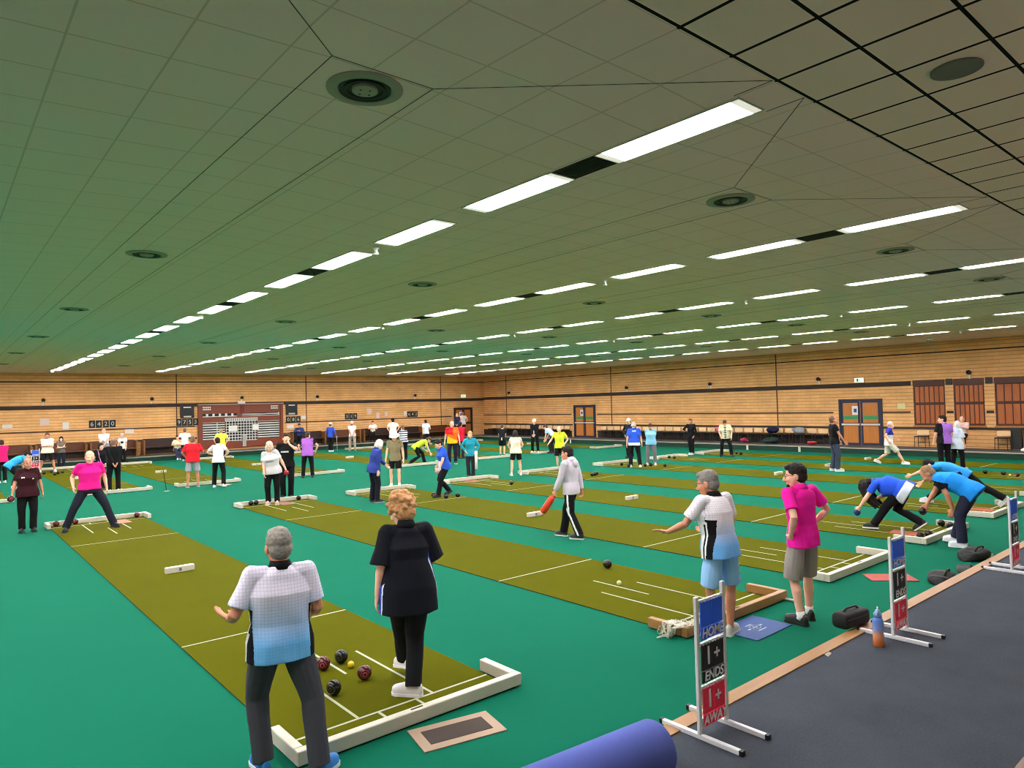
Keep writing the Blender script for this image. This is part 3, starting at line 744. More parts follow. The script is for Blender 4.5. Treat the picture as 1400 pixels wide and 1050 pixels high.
        if notice: MB().box((.1, .026, 1.36), (.36, .03, 1.76)).build('notice', M_PAPER, e); MB().box((.15, .03, 1.47), (.28, .032, 1.64)).build('notice_emblem', mat('navy_ink', '#3a3f86', .6), e)
    door(1, XR, 13.68, math.pi/2, 1.72, 1.98, True); door(2, XR, 30.8, math.pi/2, 1.72, 1.98, True); door(3, 30.05, YF, math.pi, 1.5, 1.98, True, False)
    # panelled shutters in the right wall -------------------------------------------------------------
    on2 = {0: 'next to the double door', 1: 'between the two brick piers', 2: 'at the photo\'s right edge'}
    for i, (a, b_) in enumerate(((10.27, 11.46), (8.88, 9.95), (6.9, 8.52))):
        e = empty('timber_shutter', (XR, (a+b_)/2, 1.16), math.pi/2, f'red-brown panelled timber shutter in right wall, {on2[i]}', 'shutter', 'timber shutters in the right wall'); w = (b_-a)/2
        MB().box((-w, .002, 0), (w, .015, 1.9)).build('shutter_board', mat('shutter_gap_shade', '#4a200e', .6), e)  # shade of the panel gaps put into the board colour for depth
        for k in range(6): MB().box((-w+.04+k*(2*w-.08)/6, .01, .08), (-w+.02+(k+1)*(2*w-.08)/6-.02, .03, .85)).box((-w+.04+k*(2*w-.08)/6, .01, .96), (-w+.02+(k+1)*(2*w-.08)/6-.02, .03, 1.62)).build('panel', M_SHUT, e)
        MB().box((-w, .016, 1.66), (w, .06, 1.88)).build('roller_box', mat('dark_red_wood', '#4a2115', .5), e)
        MB().box((-w-.03, .003, -.06), (w+.03, .09, 0)).build('sill', mat('sill_wood', '#b3763c', .5), e)
    for y in (10.1, 8.7):
        m = MB(); m.box((XR-.04, y-.12, 2.82), (XR, y+.12, 3.08)).box((XR-.04, y-.12, 1.66), (XR, y+.12, 1.76)); struct(m.build('trim_pier', mat('pier_dark', '#2b2420', .6)))
    m = MB().box((-.16, 0, -.12), (.16, .02, .12)); o = m.build('wall_plaque', mat('cream_plaque', '#d9cf96', .5), None, loc=(XR, 11.95, 1.98), rz=math.pi/2); tag(o, 'cream plaque on the right wall between door and shutters', 'plaque')
def mats_and_fenders():
    # (centre x, near y, far y, half width, description, natural near fender)
    A = [(2.98, 4.76, 18.62, 'nearest lane'), (7.06, 4.46, 18.45, 'second lane, beside the blue score panel'), (10.2, 4.44, 18.4, 'third lane from the left'), (13.55, 4.42, 18.55, 'fourth lane from the left'), (17.0, 4.4, 18.7, 'fifth lane from the left'), (20.85, 4.4, 18.7, 'sixth lane from the left'), (24.3, 4.4, 18.7, 'seventh lane from the left'), (27.5, 4.4, 18.7, 'last lane beside the right kerb')]
    Bm = [(.85, 24.85, 38.1, 'far lane at the left edge'), (4.5, 24.8, 38.1, 'far lane behind the pink-shirted man'), (7.35, 24.9, 38.1, 'far lane under the man in red'), (11.3, 24.85, 38.1, 'far lane by the purple shirt'), (15.9, 24.8, 38.1, 'far lane behind the lime bowler'), (20.0, 25.0, 38.1, 'far lane behind the teal jacket'), (23.8, 25.2, 38.1, 'far lane behind the yellow polo'), (28.0, 25.2, 38.1, 'far lane along the right kerb')]
    HW = .915
    fm = {}
    def fender_mesh():
        e = empty('fender', (0, 0, 0))
        MB().box((-1.03, 0, .0122), (1.03, .075, .115), bev=.006).build('back_rail', M_WHITE, e)
        for sx in (-1, 1): MB().box((min(sx*.955, sx*1.03), .0755, .0122), (max(sx*.955, sx*1.03), .52, .115), bev=.006).build('end_rail', M_WHITE, e)
        MB().box((-.09, .028, .1152), (.02, .05, .1165), bev=.0).build('handle_slot', mat('slot_dark', '#3a372f', .8), e)
        return e
    proto = fender_mesh(); used = False
    def fender(x, y, flip, lab, pine=False):
        nonlocal used
        o = copy_tree(proto) if used else proto; used = True
        o.location = (x, y, 0); o.rotation_euler = (0, 0, math.pi if flip else 0)
        tag(o, lab, 'fender', 'timber fenders at the mat ends')
        if pine:
            for c in o.children:
                c.data = c.data.copy(); c.data.materials.clear(); c.data.materials.append(M_PINE if c.name.split('.')[0] != 'handle_slot' else mat('slot_dark', '#3a372f', .8))
    mcache = {}
    def lined(L):
        """olive baize with its painted delivery, dead and centre lines at both ends"""
        if L in mcache: return mcache[L]
        s = NT('olive_baize_lined'); s.set(Roughness=.95); s.b.inputs['Specular IOR Level'].default_value = .04; x, y, z = s.xyz(); w = .013
        d = s.math('MINIMUM', y, s.math('SUBTRACT', L, y)); ax = s.math('ABSOLUTE', x)
        near = lambda v, c: s.math('LESS_THAN', s.math('ABSOLUTE', s.math('SUBTRACT', v, c)), w)
        btw = lambda v, a_, b_: s.math('MULTIPLY', s.math('GREATER_THAN', v, a_), s.math('LESS_THAN', v, b_))
        k = s.math('MAXIMUM', near(d, .36), near(d, 3.19))
        for m_ in (s.math('MULTIPLY', near(ax, .355), btw(d, .36, 1.78)), s.math('MULTIPLY', near(ax, .18), btw(d, .1, .36)), s.math('MULTIPLY', near(x, 0), btw(d, 1.29, 2.26))): k = s.math('MAXIMUM', k, m_)
        base = s.mix(s.noise(.9, 4, .6), BAIZE[0], BAIZE[1]); n2 = s.noise(240, 2)
        mx = s.n('ShaderNodeMix'); mx.data_type = 'RGBA'; s.t.links.new(k[0].outputs[k[1]], mx.inputs[0]); s.t.links.new(base[0].outputs[base[1]], mx.inputs[6]); mx.inputs[7].default_value = (*lin('#b4b5a0'), 1)
        v = s.math('MULTIPLY_ADD', n2, .5, .75); m2 = s.n('ShaderNodeMix'); m2.data_type = 'RGBA'; m2.blend_type = 'MULTIPLY'; m2.inputs[0].default_value = 1; s.l(mx, 2, m2, 6); s.t.links.new(v[0].outputs[v[1]], m2.inputs[7]); s.col((m2, 2)); s.bump(n2, .3, .003)
        mcache[L] = s.m; return s.m
    blk = None
    for (x, y0, y1, d) in A+Bm:
        o = MB().box((-HW-.03, -.03, .001), (HW+.03, y1-y0+.03, .0115)).build('bowling_mat', [lined(round(y1-y0, 1)), mat('mat_backing', '#0b2a1c', .95)], None, loc=(x, y0, 0)); o.data.polygons.foreach_set('material_index', [1, 0, 1, 1, 1, 1])
        tag(o, f'long olive green bowling mat with white lines, {d}', 'bowling mat', 'olive bowling mats on the green floor')
    for i, (x, y0, y1, d) in enumerate(A):
        fender(x, y0-.04, False, f'{"pale pine" if i == 1 else "white painted"} fender at the near end of the {d}', i == 1)
        fender(x, y1+.04, True, f'white fender at the far end of the {d}')
    for i, (x, y0, y1, d) in enumerate(Bm):
        fender(x, y0-.04, False, f'white fender at the camera end of the {d}')
        fender(x, y1+.04, True, f'white fender at the wall end of the {d}')
    bm = MB().box((-.21, -.045, .011), (.21, .045, .105), bev=.008).mesh('centre_block'); bm.materials.append(M_WHITE)
    for (x, y0, y1, d) in A+Bm:
        y = (y0+y1)/2; off = 0
        o = bpy.data.objects.new('centre_block', bm); COL.objects.link(o); o.location = (x+off, y, 0); tag(o, f'small white block in the middle of the {d}', 'block', 'white centre blocks on the mats')
        q = MB().box((-.018, -.0458, .035), (.018, -.0452, .08)).build('logo_mark', mat('block_mark', '#5d5a78', .6), o)
    # foot mats
    for x, y, rz, c, lab in ((10.0, 3.97, .75, '#c65a52', 'red foot mat turned like a diamond in front of the third fender'), (3.35, 18.1, .05, '#d08a72', 'salmon foot mat between the legs of the pink-shirted man'), (13.35, 4.95, .1, '#c4633f', 'orange foot mat behind the heel of the long-haired bowler'), (17.0, 4.95, .1, '#cc5f38', 'orange foot mat at the near end of the fifth lane'),
                            (7.2, 18.0, .05, '#b07a64', 'pinkish foot mat under the grey-shirted woman'), (13.5, 18.15, .02, '#a8563f', 'brick red foot mat behind the blue bowler\'s white bowls'), (16.0, 25.2, .0, '#c94a30', 'bright red foot mat under the lime bowler\'s hand'), (7.6, 24.35, .1, '#c7a79a', 'pale pink foot mat before the fender of the man in red')):
        o = MB().box((-.18, -.3, .012), (.18, .3, .019), bev=.002).build('foot_mat', mat('foot_mat_rubber', lift(c, .7), .8), None, loc=(x, y, 0 if y > 4.3 and not 24.0 < y < 24.7 else -.009), rz=rz); tag(o, lab, 'foot mat')
    e = MB().box((-.36, -.235, .0), (.36, .235, .008)).build('floor_mat', mat('blue_rubber', '#284a88', .7, var=.1, vscale=9), None, loc=(6.85, 4.13, 0.001), rz=.02); tag(e, 'blue square-cornered mat with a pale crest beside the pine fender', 'mat')
    m = MB(); m.tube([(.075*math.cos(t), .055*math.sin(t), .0085) for t in np.linspace(0, 6.283, 17)], .006, 5); m.box((-.05, -.006, .008), (.05, .006, .0092)); m.box((-.006, -.04, .008), (.006, .04, .0092)); m.box((-.14, -.012, .008), (-.09, .012, .0092)); m.box((.09, -.012, .008), (.14, .012, .0092)); m.box((-.06, .075, .008), (.06, .09, .0092)); m.box((-.08, -.095, .008), (.08, -.08, .0092)); m.build('crest', mat('crest_pale', '#9aa9b8', .7), e)
    e = empty('door_mat', (3.09, 4.42, .001), -.06-.15, 'cream-bordered dark brown mat lying against the nearest fender', 'mat')
    MB().box((-.335, -.19, 0), (.335, .19, .008)).build('border', mat('border_beige', '#a68d78', .8), e); MB().box((-.255, -.11, .008), (.255, .11, .011)).build('pile', mat('brown_pile', '#40352f', .95, var=.2, vscale=80), e)
def bowls():
    R_ = .062
    def bowl_mesh(c, c2):
        e = MB(); e.ell((0, 0, 0), (.066, .059, .066), nu=28, nv=18); return e
    mk = {}
    for key, c in (('black', '#08080a'), ('maroon', '#4a0f1c'), ('blue', '#1d2f7a'), ('navy', '#10142c'), ('red', '#b01c3a'), ('pale', '#b9a4a6')):
        s = NT('bowl_'+key); s.set(Roughness=.22); x, y, z = s.xyz()
        # concentric rings around the bowl's running axis (its own pattern)
        r = s.math('SQRT', s.math('ADD', s.math('MULTIPLY', x, x), s.math('MULTIPLY', z, z)))
        k = s.math('LESS_THAN', s.math('ABSOLUTE', s.math('SUBTRACT', r, .036)), .0016)
        k2 = s.math('LESS_THAN', s.math('ABSOLUTE', s.math('SUBTRACT', r, .018)), .004) if key == 'maroon' else s.math('LESS_THAN', s.math('ABSOLUTE', s.math('SUBTRACT', r, .012)), .002)
        mx = s.n('ShaderNodeMix'); mx.data_type = 'RGBA'; kk = s.math('MAXIMUM', k, k2); s.t.links.new(kk[0].outputs[kk[1]], mx.inputs[0])
        mx.inputs[6].default_value = (*lin(c), 1); mx.inputs[7].default_value = (*lin('#4c4a48' if key != 'maroon' else '#b0505e'), 1); s.col((mx, 2))
        me = bowl_mesh(c, c).mesh('bowl', True); me.materials.append(s.m); mk[key] = me
    n = 0
    def bowl(x, y, c, lab, grp=None, z=.0112, rz=None):
        nonlocal n; n += 1
        o = bpy.data.objects.new('bowl', mk[c]); COL.objects.link(o); o.location = (x, y, z+.066-.0005); o.rotation_euler = (.0, random.uniform(-.35, .35)*0, rz if rz is not None else (n*1.7) % 3.1)
        return tag(o, lab, 'bowl', grp)
    g = 'bowls around the yellow jack on the nearest mat'
    bowl(3.07, 6.33, 'black', 'black bowl just behind the yellow jack', g, rz=-1); bowl(2.86, 6.28, 'maroon', 'maroon bowl on the centre line left of the jack', g, rz=-.6); bowl(3.04, 5.80, 'maroon', 'maroon bowl in front right of the yellow jack', g, rz=-.4); bowl(2.68, 5.68, 'black', 'black bowl nearest the camera on the nearest mat', g, rz=-1)
    def jack(x, y, c, lab):
        o = MB().ell((0, 0, .033), .033, nu=20, nv=14).build('jack', mat('jack_'+c, c, .3), None, True, loc=(x, y, .011)); tag(o, lab, 'jack')
    jack(3.08, 6.15, '#d9b414', 'yellow jack among four bowls on the nearest mat'); jack(7.12, 6.3, '#cfc884', 'pale yellow jack on the second lane\'s centre line')
    bowl(7.72, 7.05, 'black', 'lone black bowl on the second lane beyond the pale jack', None, rz=-1)
    def at_px(px, py, c, lab, grp=None, z=.0112):
        p = G(px, py, z); return bowl(p[0], p[1], c, lab, grp, z)
    at_px(565, 686, 'black', 'black bowl on the third mat behind the curly-haired woman'); at_px(593, 680, 'black', 'black bowl left of the blue walker\'s feet'); at_px(610, 682, 'navy', 'bowl between the feet of the blue walker', None); at_px(626, 680, 'black', 'black bowl right of the blue walker\'s feet'); at_px(699, 663, 'black', 'lone black bowl on the fourth lane left of the hooded boy')
    for k, px in enumerate((800, 805, 810, 814)): at_px(px-22+4*k*0, 652-k*.5, 'black', f'black bowl, {["leftmost", "second", "third", "rightmost"][k]} of four touching in a row behind the hooded boy', 'four bowls in a row behind the hooded boy') if False else None
    for k, px in enumerate((802, 806.5, 811, 815)):
        p = G(804+k*4.3, 652.0-k*.6, .0112); bowl(16.9+k*.135, p[1]+.05*k, 'black', f'black bowl, {["leftmost", "second", "third", "rightmost"][k]} of four in a row right of the hooded boy', 'four bowls in a row by the hooded boy')
    for px, py, w in ((850, 637, 'left of the blue and white shirt'), (860, 638.8, 'just left of the blue shirt\'s shoe'), (882, 638, 'between the two men in blue'), (890, 637.5, 'under the light blue top'), (909, 638.5, 'right of the light blue top')): at_px(px, py, 'black', f'black bowl on the sixth lane {w}', 'bowls on the far sixth lane')
    for k, (px, py) in enumerate(((915, 627), (922, 627.5))): at_px(px, py, 'black', f'black bowl against the far fender of the seventh lane, {["left", "right"][k]} one')
    at_px(1007, 621, 'black', 'black bowl by the feet of the bending man in white'); at_px(1013, 622, 'black', 'black bowl just right of the bending man in white')
    for px, py, c, w in ((1347, 648, 'black', 'leftmost of the group near the photo\'s right edge'), (1372, 650, 'black', 'left of the cream jack by the right edge'), (1391, 652, 'maroon', 'right of the cream jack by the right edge')): at_px(px, py, c, f'{c} bowl on the seventh lane, {w}')
    p = G(1381, 651, .011); jack(p[0], p[1], '#d8cf8e', 'cream jack between two bowls near the photo\'s right edge')
    for px, py, w in ((60, 649, 'leftmost of five'), (70.5, 646.5, 'under the big white trainer'), (75, 650, 'third from the left'), (79.5, 648.5, 'fourth from the left'), (85.5, 647.5, 'rightmost of five')): at_px(px, py, 'black', f'black bowl before the white-shirted man at the left wall, {w}', 'five bowls by the far left wall')
    p = G(74, 650, .011)
    # bowls resting inside fenders
    bowl(6.42, 18.335, 'black', 'black bowl in the left corner of the second lane\'s far fender'); bowl(6.56, 18.335, 'black', 'black bowl second from the left in the second lane\'s far fender'); bowl(7.72, 18.335, 'black', 'black bowl at the right end of the second lane\'s far fender')
    bowl(2.16, 18.5, 'maroon', 'maroon bowl in the far fender left of the pink-shirted man'); bowl(2.52, 18.49, 'maroon', 'maroon bowl in the far fender behind the pink-shirted man'); bowl(3.78, 18.49, 'maroon', 'maroon bowl at the right end of the nearest lane\'s far fender')
    bowl(12.9, 4.6, 'black', 'black bowl low behind the near score stand in the fourth lane\'s fender'); bowl(13.25, 4.6, 'black', 'black bowl on the orange mat in the fourth lane\'s fender', None, .0); bowl(14.42, 4.78, 'black', 'black bowl in the far corner of the fourth lane\'s fender'); bowl(14.25, 4.58, 'navy', 'dark bowl behind the bending man\'s shoe in the fender')
    bowl(23.3, 25.75, 'black', 'black bowl at the right end of the far white fender')
def text_mesh(t, size, m, parent, loc, rot, name='lettering', ext=.001, align='CENTER', shear=0, bold=0.0):
    cu = bpy.data.curves.new(name, 'FONT'); cu.body = t; cu.size = size; cu.extrude = ext; cu.align_x = align; cu.align_y = 'CENTER'; cu.shear = shear; cu.offset = bold; cu.resolution_u = 3
    o = bpy.data.objects.new('t', cu); COL.objects.link(o); bpy.context.view_layer.update()
    me = bpy.data.meshes.new_from_object(o.evaluated_get(bpy.context.evaluated_depsgraph_get())); bpy.data.objects.remove(o); me.name = name; me.materials.clear(); me.materials.append(m)
    o = bpy.data.objects.new(name, me); COL.objects.link(o); o.parent = parent; o.location = loc; o.rotation_euler = rot; return o
def stands():
    mw = mat('stand_white', '#e6e6ea', .35); wt = mat('lettering_white', '#f6f6fa', .6)
    def stand(x, y, z, rz, lab, H=.93, W=.31, full=True):
        e = empty('score_stand', (x, y, z), rz, lab, 'score stand', 'white score stands with blue, black and red cards')
        for sx in (-1, 1):
            MB().box((sx*W/2-.016, -.012, .0), (sx*W/2+.016, .012, H+(.05 if sx > 0 else 0)), bev=.003).build('post', mw, e)
            f = MB().box((sx*W/2-.017, -.31, 0), (sx*W/2+.017, .31, .032), bev=.003).build('foot', mw, e)
            for sy in (-1, 1): MB().box((sx*W/2-.018, sy*.31-.012, -.0005), (sx*W/2+.018, sy*.31+.012, .0335)).build('end_cap', M_BLACK, f)
        MB().box((-W/2, -.01, .09), (W/2, .01, .125)).build('cross_bar', mw, e)
        cards = (('HOME', '#1450c8', H-.29, ''), ('ENDS', '#101012', H-.575, '1+'), ('AWAY', '#c41e3c', H-.86, '1+'))
        for nm, c, z0, dg in cards:
            MB().box((-W/2, -.008, z0+.252), (W/2, .008, z0+.262)).build('card_rail', mw, e)
            r = MB(); 
            for i in range(7):
                t0 = -W/2+.05+i*(W-.1)/6
                r.tube([(t0+.014*math.cos(a), .017*math.sin(a), z0+.25+.012*math.cos(a)) for a in np.linspace(0, 6.28, 9)], .0028, 5)
            r.build('binder_ring', mat('ring_steel', '#b9b9b9', .3, .6), e)
            b = MB().box((-W/2+.03, -.018, z0), (W/2-.03, -.008, z0+.075)).build('title_card', mat('card_'+nm.lower(), lift(c, 2.2), .6), e)
            text_mesh(nm, .088, wt, b, (0, -.0195, z0+.037), (math.pi/2, 0, 0), 'lettering', shear=.15, bold=.002)
            for sx in (-1, 1):
                l, r_ = (-W/2+.03, -.003) if sx < 0 else (.003, W/2-.03)
                k = MB().box((l, -.016, z0+.08), (r_, -.006, z0+.248)).build('number_card', mat('card_'+nm.lower(), lift(c, 2.2), .6), e)
                if dg: text_mesh(dg[0 if sx < 0 else 1], .17 if sx < 0 else .13, wt, k, ((l+r_)/2-(.02 if sx > 0 else -.01), -.0175, z0+.165), (math.pi/2, 0, 0), 'numeral', bold=.002)
            if nm != 'HOME':
                pass
        return e
    stand(4.06, 2.785, BZ, .0, 'white score stand nearest the camera with HOME, ENDS and AWAY cards')
    stand(6.94, 2.685, BZ, .0, 'white score stand behind the blue and orange water bottle')
    stand(10.42, 2.64, BZ, .0, 'white score stand at the photo\'s right edge')
    stand(3.75, 39.0, 0, math.pi*0, 'distant white score stand at the far left wall beside the man in white')
def near_props():
    # rolled mat
    a = np.array(G(900, 1021, BZ+.165)); b = np.array(G(735, 1092, BZ+.165)); d = unit(b-a); b = a+d*1.5
    e = empty('rolled_mat', (a[0], a[1], BZ), 0, 'rolled blue-violet mat lying at the bottom edge of the photo', 'rolled mat')
    s = NT('violet_fabric'); s.set(Roughness=.9); s.col(s.mix(s.noise(160, 2), lin('#4a57a8'), lin('#5563b4'))); s.bump(s.noise(300, 2), .3, .003)
    n_ = np.cross(d, [0, 0, 1.0]); r0 = .165
    o = MB(); th = np.arange(40)*2*math.pi/40; rs = []
    for t, k in ((0, .80), (.006, .93), (.03, 1), (.4, 1.0), (.8, .99), (1.2, 1), (1.49, 1), (1.5, .94)):
        rs.append(d*t+np.outer(np.cos(th)*r0*k, n_)+np.outer(np.sin(th)*r0*k+r0, [0, 0, 1.0]))
    o.rings(rs); o.build('outer_wrap', s.m, e, True); auto_smooth(e.children[0], 35)
    sp = MB(); pts = [-d*.003+n_*(.012+.0205*t)*math.cos(t)*.95+np.array([0, 0, 1.0])*((.012+.0205*t)*math.sin(t)*.95+r0) for t in np.linspace(0, 6.6, 80)]
    sp.tube(pts, .005, 5); sp.build('spiral_edge', mat('violet_dark', '#2c3370', .9), e)
    # bottle
    p = (6.50, 2.70, BZ)
    e = empty('water_bottle', p, .4, 'blue to orange shaded water bottle before the second score stand', 'bottle')
    s = NT('bottle_gradient'); s.set(Roughness=.25); x, y, z = s.xyz(); r = s.n('ShaderNodeValToRGB'); f = s.math('DIVIDE', z, .27); s.t.links.new(f[0].outputs[f[1]], r.inputs[0])
    cr = r.color_ramp; cr.elements[0].color = (*lin('#e0793a'), 1); cr.elements[0].position = .1; cr.elements[1].color = (*lin('#5f86d8'), 1); cr.elements[1].position = .85; q = cr.elements.new(.42); q.color = (*lin('#dd9a78'), 1); q = cr.elements.new(.55); q.color = (*lin('#8a97cf'), 1); s.col((r, 0))
    MB().lathe([(.0, 0), (.042, 0), (.046, .006), (.046, .1), (.043, .115), (.046, .13), (.046, .225), (.036, .25), (.03, .256), (.0, .256)], 28).build('bottle_body', s.m, e, True)
    ml = mat('bottle_lid', '#7fa3dc', .35); l = MB().lathe([(.0, .256), (.034, .256), (.034, .29), (.024, .298), (.02, .318), (.0, .32)], 24).build('lid', ml, e, True)
    MB().tube([(.034, 0, .275), (.05, 0, .29), (.046, 0, .325), (.0, 0, .345), (-.04, 0, .328), (-.034, 0, .285)], .006, 8).build('carry_loop', mat('loop_white', '#cfd6e4', .4), l, True)
    # black case
    e = empty('equipment_case', (6.86, 3.10, BZ+.012), -.12, 'black rounded equipment bag lying on the edging behind the water bottle', 'bag')
    m = MB(); th = np.arange(24)*2*math.pi/24; rs = []
    for t, k in ((-.2, .8), (-.185, .95), (-.16, 1), (.16, 1), (.185, .95), (.2, .8)):
        cs, sn = np.cos(th), np.sin(th); rs.append(np.stack([np.full(24, t), .085*k*np.sign(cs)*np.abs(cs)**.5, .075+.075*k*np.sign(sn)*np.abs(sn)**.5], 1))
    m.rings(rs); m.build('case_body', mat('black_nylon', '#0f0f10', .7, bump=.3, bscale=90), e, True)
    MB().tube([(-.12, .0, .15), (-.08, 0, .175), (.08, 0, .175), (.12, 0, .15)], .011, 8).build('handle', M_BLACK, e, True)
    MB().box((-.19, -.087, .095), (.19, -.083, .101)).build('zip', mat('zip_grey', '#3a3a3c', .4), e)
    # bags standing on the green beside the edging
    def softbag(x, y, rz, L, W, H, c, lab, stripe=None, seed=0):
        e = empty('sports_bag', (x, y, .0), rz, lab, 'bag'); b = MB(); th = np.arange(24)*2*math.pi/24; rs = []; r_ = random.Random(seed)
        for t in np.linspace(-1, 1, 11):
            k = (1-abs(t)**3.2)**.5*.92+.08; cs, sn = np.cos(th), np.sin(th); hz = H*k*(.8+.3*r_.random())
            rs.append(np.stack([np.full(24, t*L/2), W/2*k*np.sign(cs)*np.abs(cs)**.7, hz/2+hz/2*np.sign(sn)*np.abs(sn)**.65], 1))
        b.rings(rs); b.build('bag_body', mat('bag_nylon', c, .7, var=.3, vscale=14, bump=.6, bscale=16, bdist=.02), e, True)
        MB().tube([(-L*.22, -W*.2, H*.8), (-L*.12, -W*.25, H*1.2), (L*.12, -W*.25, H*1.2), (L*.22, -W*.2, H*.8)], .012, 8).build('handle', mat('strap_black', '#151515', .8), e, True)
        if stripe: MB().box((L*.18, -W*.52, H*.1), (L*.3, -W*.3, H*.85), M=roty(.35)).build('side_flash', mat('flash', stripe, .6), e)
    softbag(12.0, 3.55, -.15, .62, .34, .16, '#090b0c', 'black sports bag with a white flash on the green near the edging', '#d7dcd8', 1)
    softbag(10.25, 3.42, .1, .52, .3, .14, '#0e1413', 'dark open bag on the green behind the second score stand', '#5f7a72', 2)
    softbag(11.0, 3.36, .3, .42, .24, .09, '#1a231f', 'low grey-green bag between two darker bags by the edging', None, 3)
    # tangled white net by the pine fender, rope, litter
    r_ = random.Random(5); m = MB(); c0 = np.array(G(919, 870, .0)); c1 = np.array(G(985, 862, .0))
    for k in range(34):
        a = c0+(c1-c0)*(r_.random()**2)*.48+np.array([r_.uniform(-.1, .1), r_.uniform(-.06, .10), 0]); w1, w2, f1, f2, h_ = r_.uniform(.05, .13), r_.uniform(.04, .09), r_.uniform(0, 6), r_.uniform(0, 6), r_.uniform(.03, .13)
        pp = [a+np.array([w1*math.cos(t+f1), w2*math.sin(t*1.3+f2), .012+h_*(.5+.5*math.sin(t*1.7+f1))]) for t in np.linspace(0, 6.5, 26)]
        for q in pp:
            if 4.385 < q[1] < 4.53 or (q[0] > 5.99 and 4.4 < q[1] < 4.98 and q[0] < 6.15): q[2] = max(q[2], .124)
        m.tube(pp, .0045, 5)
    o = m.build('string_net', mat('white_string', '#c9c4b6', .8), None, True); tag(o, 'tangled white string net at the left end of the pine fender', 'net')
    m = MB(); p = [np.array(G(x, y, .008)) for x, y in ((1070, 819), (1080, 821), (1090, 823), (1096, 820), (1088, 817))]; m.tube([q+np.array([0, 0, .009]) for q in p], .016, 8, round_ends=True); o = m.build('rope', mat('white_string2', '#d5d2c6', .8), None, True); tag(o, 'short white rope on the green right of the pine fender', 'rope')
    m = MB(); p = G(1132, 898, BZ+.001); m.add([(0, 0, .0), (.09, .01, .004), (.11, .05, .012), (.05, .07, .003), (.02, .05, .01)], [(0, 1, 2, 3, 4)]); m.box((.0, .0, 0), (.08, .04, .003), t=(.03, .02, 0)); o = m.build('paper_scrap', mat('scrap', '#a89c8c', .9), None, loc=p); tag(o, 'crumpled beige paper scrap on the grey carpet', 'litter')
    # wooden step edge in the lower right corner
    o = box_obj('trim_step', (4.9, .2, BZ), (12.0, 1.30, BZ+.012), wood('step_wood', '#7d5c47', '#694a39', 'x')); struct(o)
def chairs_and_benches():
    # stacking chair: frame, seat, backrest, legs
    def chair(seat_c, back_c):
        e = empty('chair', (0, 0, 0)); fr = mat('chair_frame', '#1c1917', .5)
        MB().box((-.22, -.22, .43), (.22, .2, .475), bev=.012).build('seat', mat('chair_seat', seat_c, .6), e)
        MB().box((-.23, -.235, .50), (.23, -.2, .72), bev=.01).build('backrest', mat('chair_back', back_c, .6), e)
        for sx in (-1, 1):
            MB().tube([(sx*.2, -.22, .74), (sx*.2, -.21, .45), (sx*.21, -.25, 0)], .014, 6).build('leg', fr, e)
            MB().tube([(sx*.2, .18, .45), (sx*.21, .21, 0)], .014, 6).build('leg', fr, e)
        MB().tube([(-.2, -.2, .2), (.2, -.2, .2)], .009, 6).build('stretcher', fr, e); MB().tube([(-.2, .19, .2), (.2, .19, .2)], .009, 6).build('stretcher', fr, e); return e
    c0 = chair('#2c2320', '#f0c896'); used = False
    ys = [y for y in np.arange(15.35, 29.4, .55)]+[y for y in np.arange(32.3, 40.4, .55)]
    def place(x, y, rz, lab, g, z=BZ):
        nonlocal used
        o = copy_tree(c0) if used else c0; used = True; o.location = (x, y, z); o.rotation_euler = (0, 0, rz); tag(o, lab, 'chair', g)
    for i, y in enumerate(ys):
        place(XR-.33, y, math.pi/2+.0, 'beige-backed dark chair in the long row against the right brick wall', 'row of chairs along the right wall')
    for y, w in ((11.1, 'by itself under the farthest shutter'), (10.25, 'under the brick pier beside the purple shirt'), (8.25, 'beside the black stacked table near the right edge')): place(XR-.35, y, math.pi/2, f'beige-backed dark chair {w}', None)
    # benches on the left wall
    mo = wood('bench_oak', '#8f6238', '#74491f', 'z'); md = wood('bench_dark', '#3a2019', '#2a1611', 'x'); 
    def bench(c):
        e = empty('bench', (0, 0, 0)); w = 1.05
        for sx in (-1, 1): MB().box((sx*w-.04, -.3, 0), (sx*w+.04, .28, .80), bev=.01).build('end_panel', mo, e)
        MB().box((-w+.04, -.25, .38), (w-.04, .26, .44), bev=.01).build('seat', c, e); MB().box((-w+.04, -.3, .42), (w-.04, -.25, .86)).build('backrest', c, e); MB().box((-w+.04, -.22, .08), (w-.04, -.19, .38)).build('kick_board', md, e); return e
    b1 = bench(wood('bench_seat', '#6a3a1e', '#522913', 'x')); b2 = bench(md); f1 = f2 = True; wl = ['leftmost', 'second', 'third', 'fourth', 'fifth', 'sixth', 'seventh', 'eighth', 'ninth', 'tenth', 'eleventh']
    k = 0
    for i, x in enumerate((.4, 2.7, 5.0, 7.3, 9.75, 17.9, 20.3, 22.7, 25.1, 27.5)):
        dark = i in (4, 5, 7, 8); src = b2 if dark else b1; fr_ = f2 if dark else f1
        o = src if fr_ else copy_tree(src)
        if dark: f2 = False
        else: f1 = False
        o.location = (x, YF-.36, BZ); o.rotation_euler = (0, 0, math.pi); tag(o, f'{"very dark" if dark else "brown oak"} bench along the far wall, {wl[i]} from the left', 'bench', 'benches along the far wall')
    # black folded tables near the right edge
    for y, w in ((7.35, 'right one'), (7.75, 'left one')):
        e = empty('folded_table', (XR-.5, y, BZ), math.pi/2, f'black folded table leaning by the right wall, {w} of two', 'table', 'two black folded tables'); 
        MB().box((-.19, -.04, .05), (.19, .0, .82), bev=.008).build('table_top', mat('table_black', '#171513', .5), e); 
        for sx in (-1, 1): MB().tube([(sx*.16, .02, .75), (sx*.16, .05, 0)], .015, 6).build('leg', M_BLACK, e)
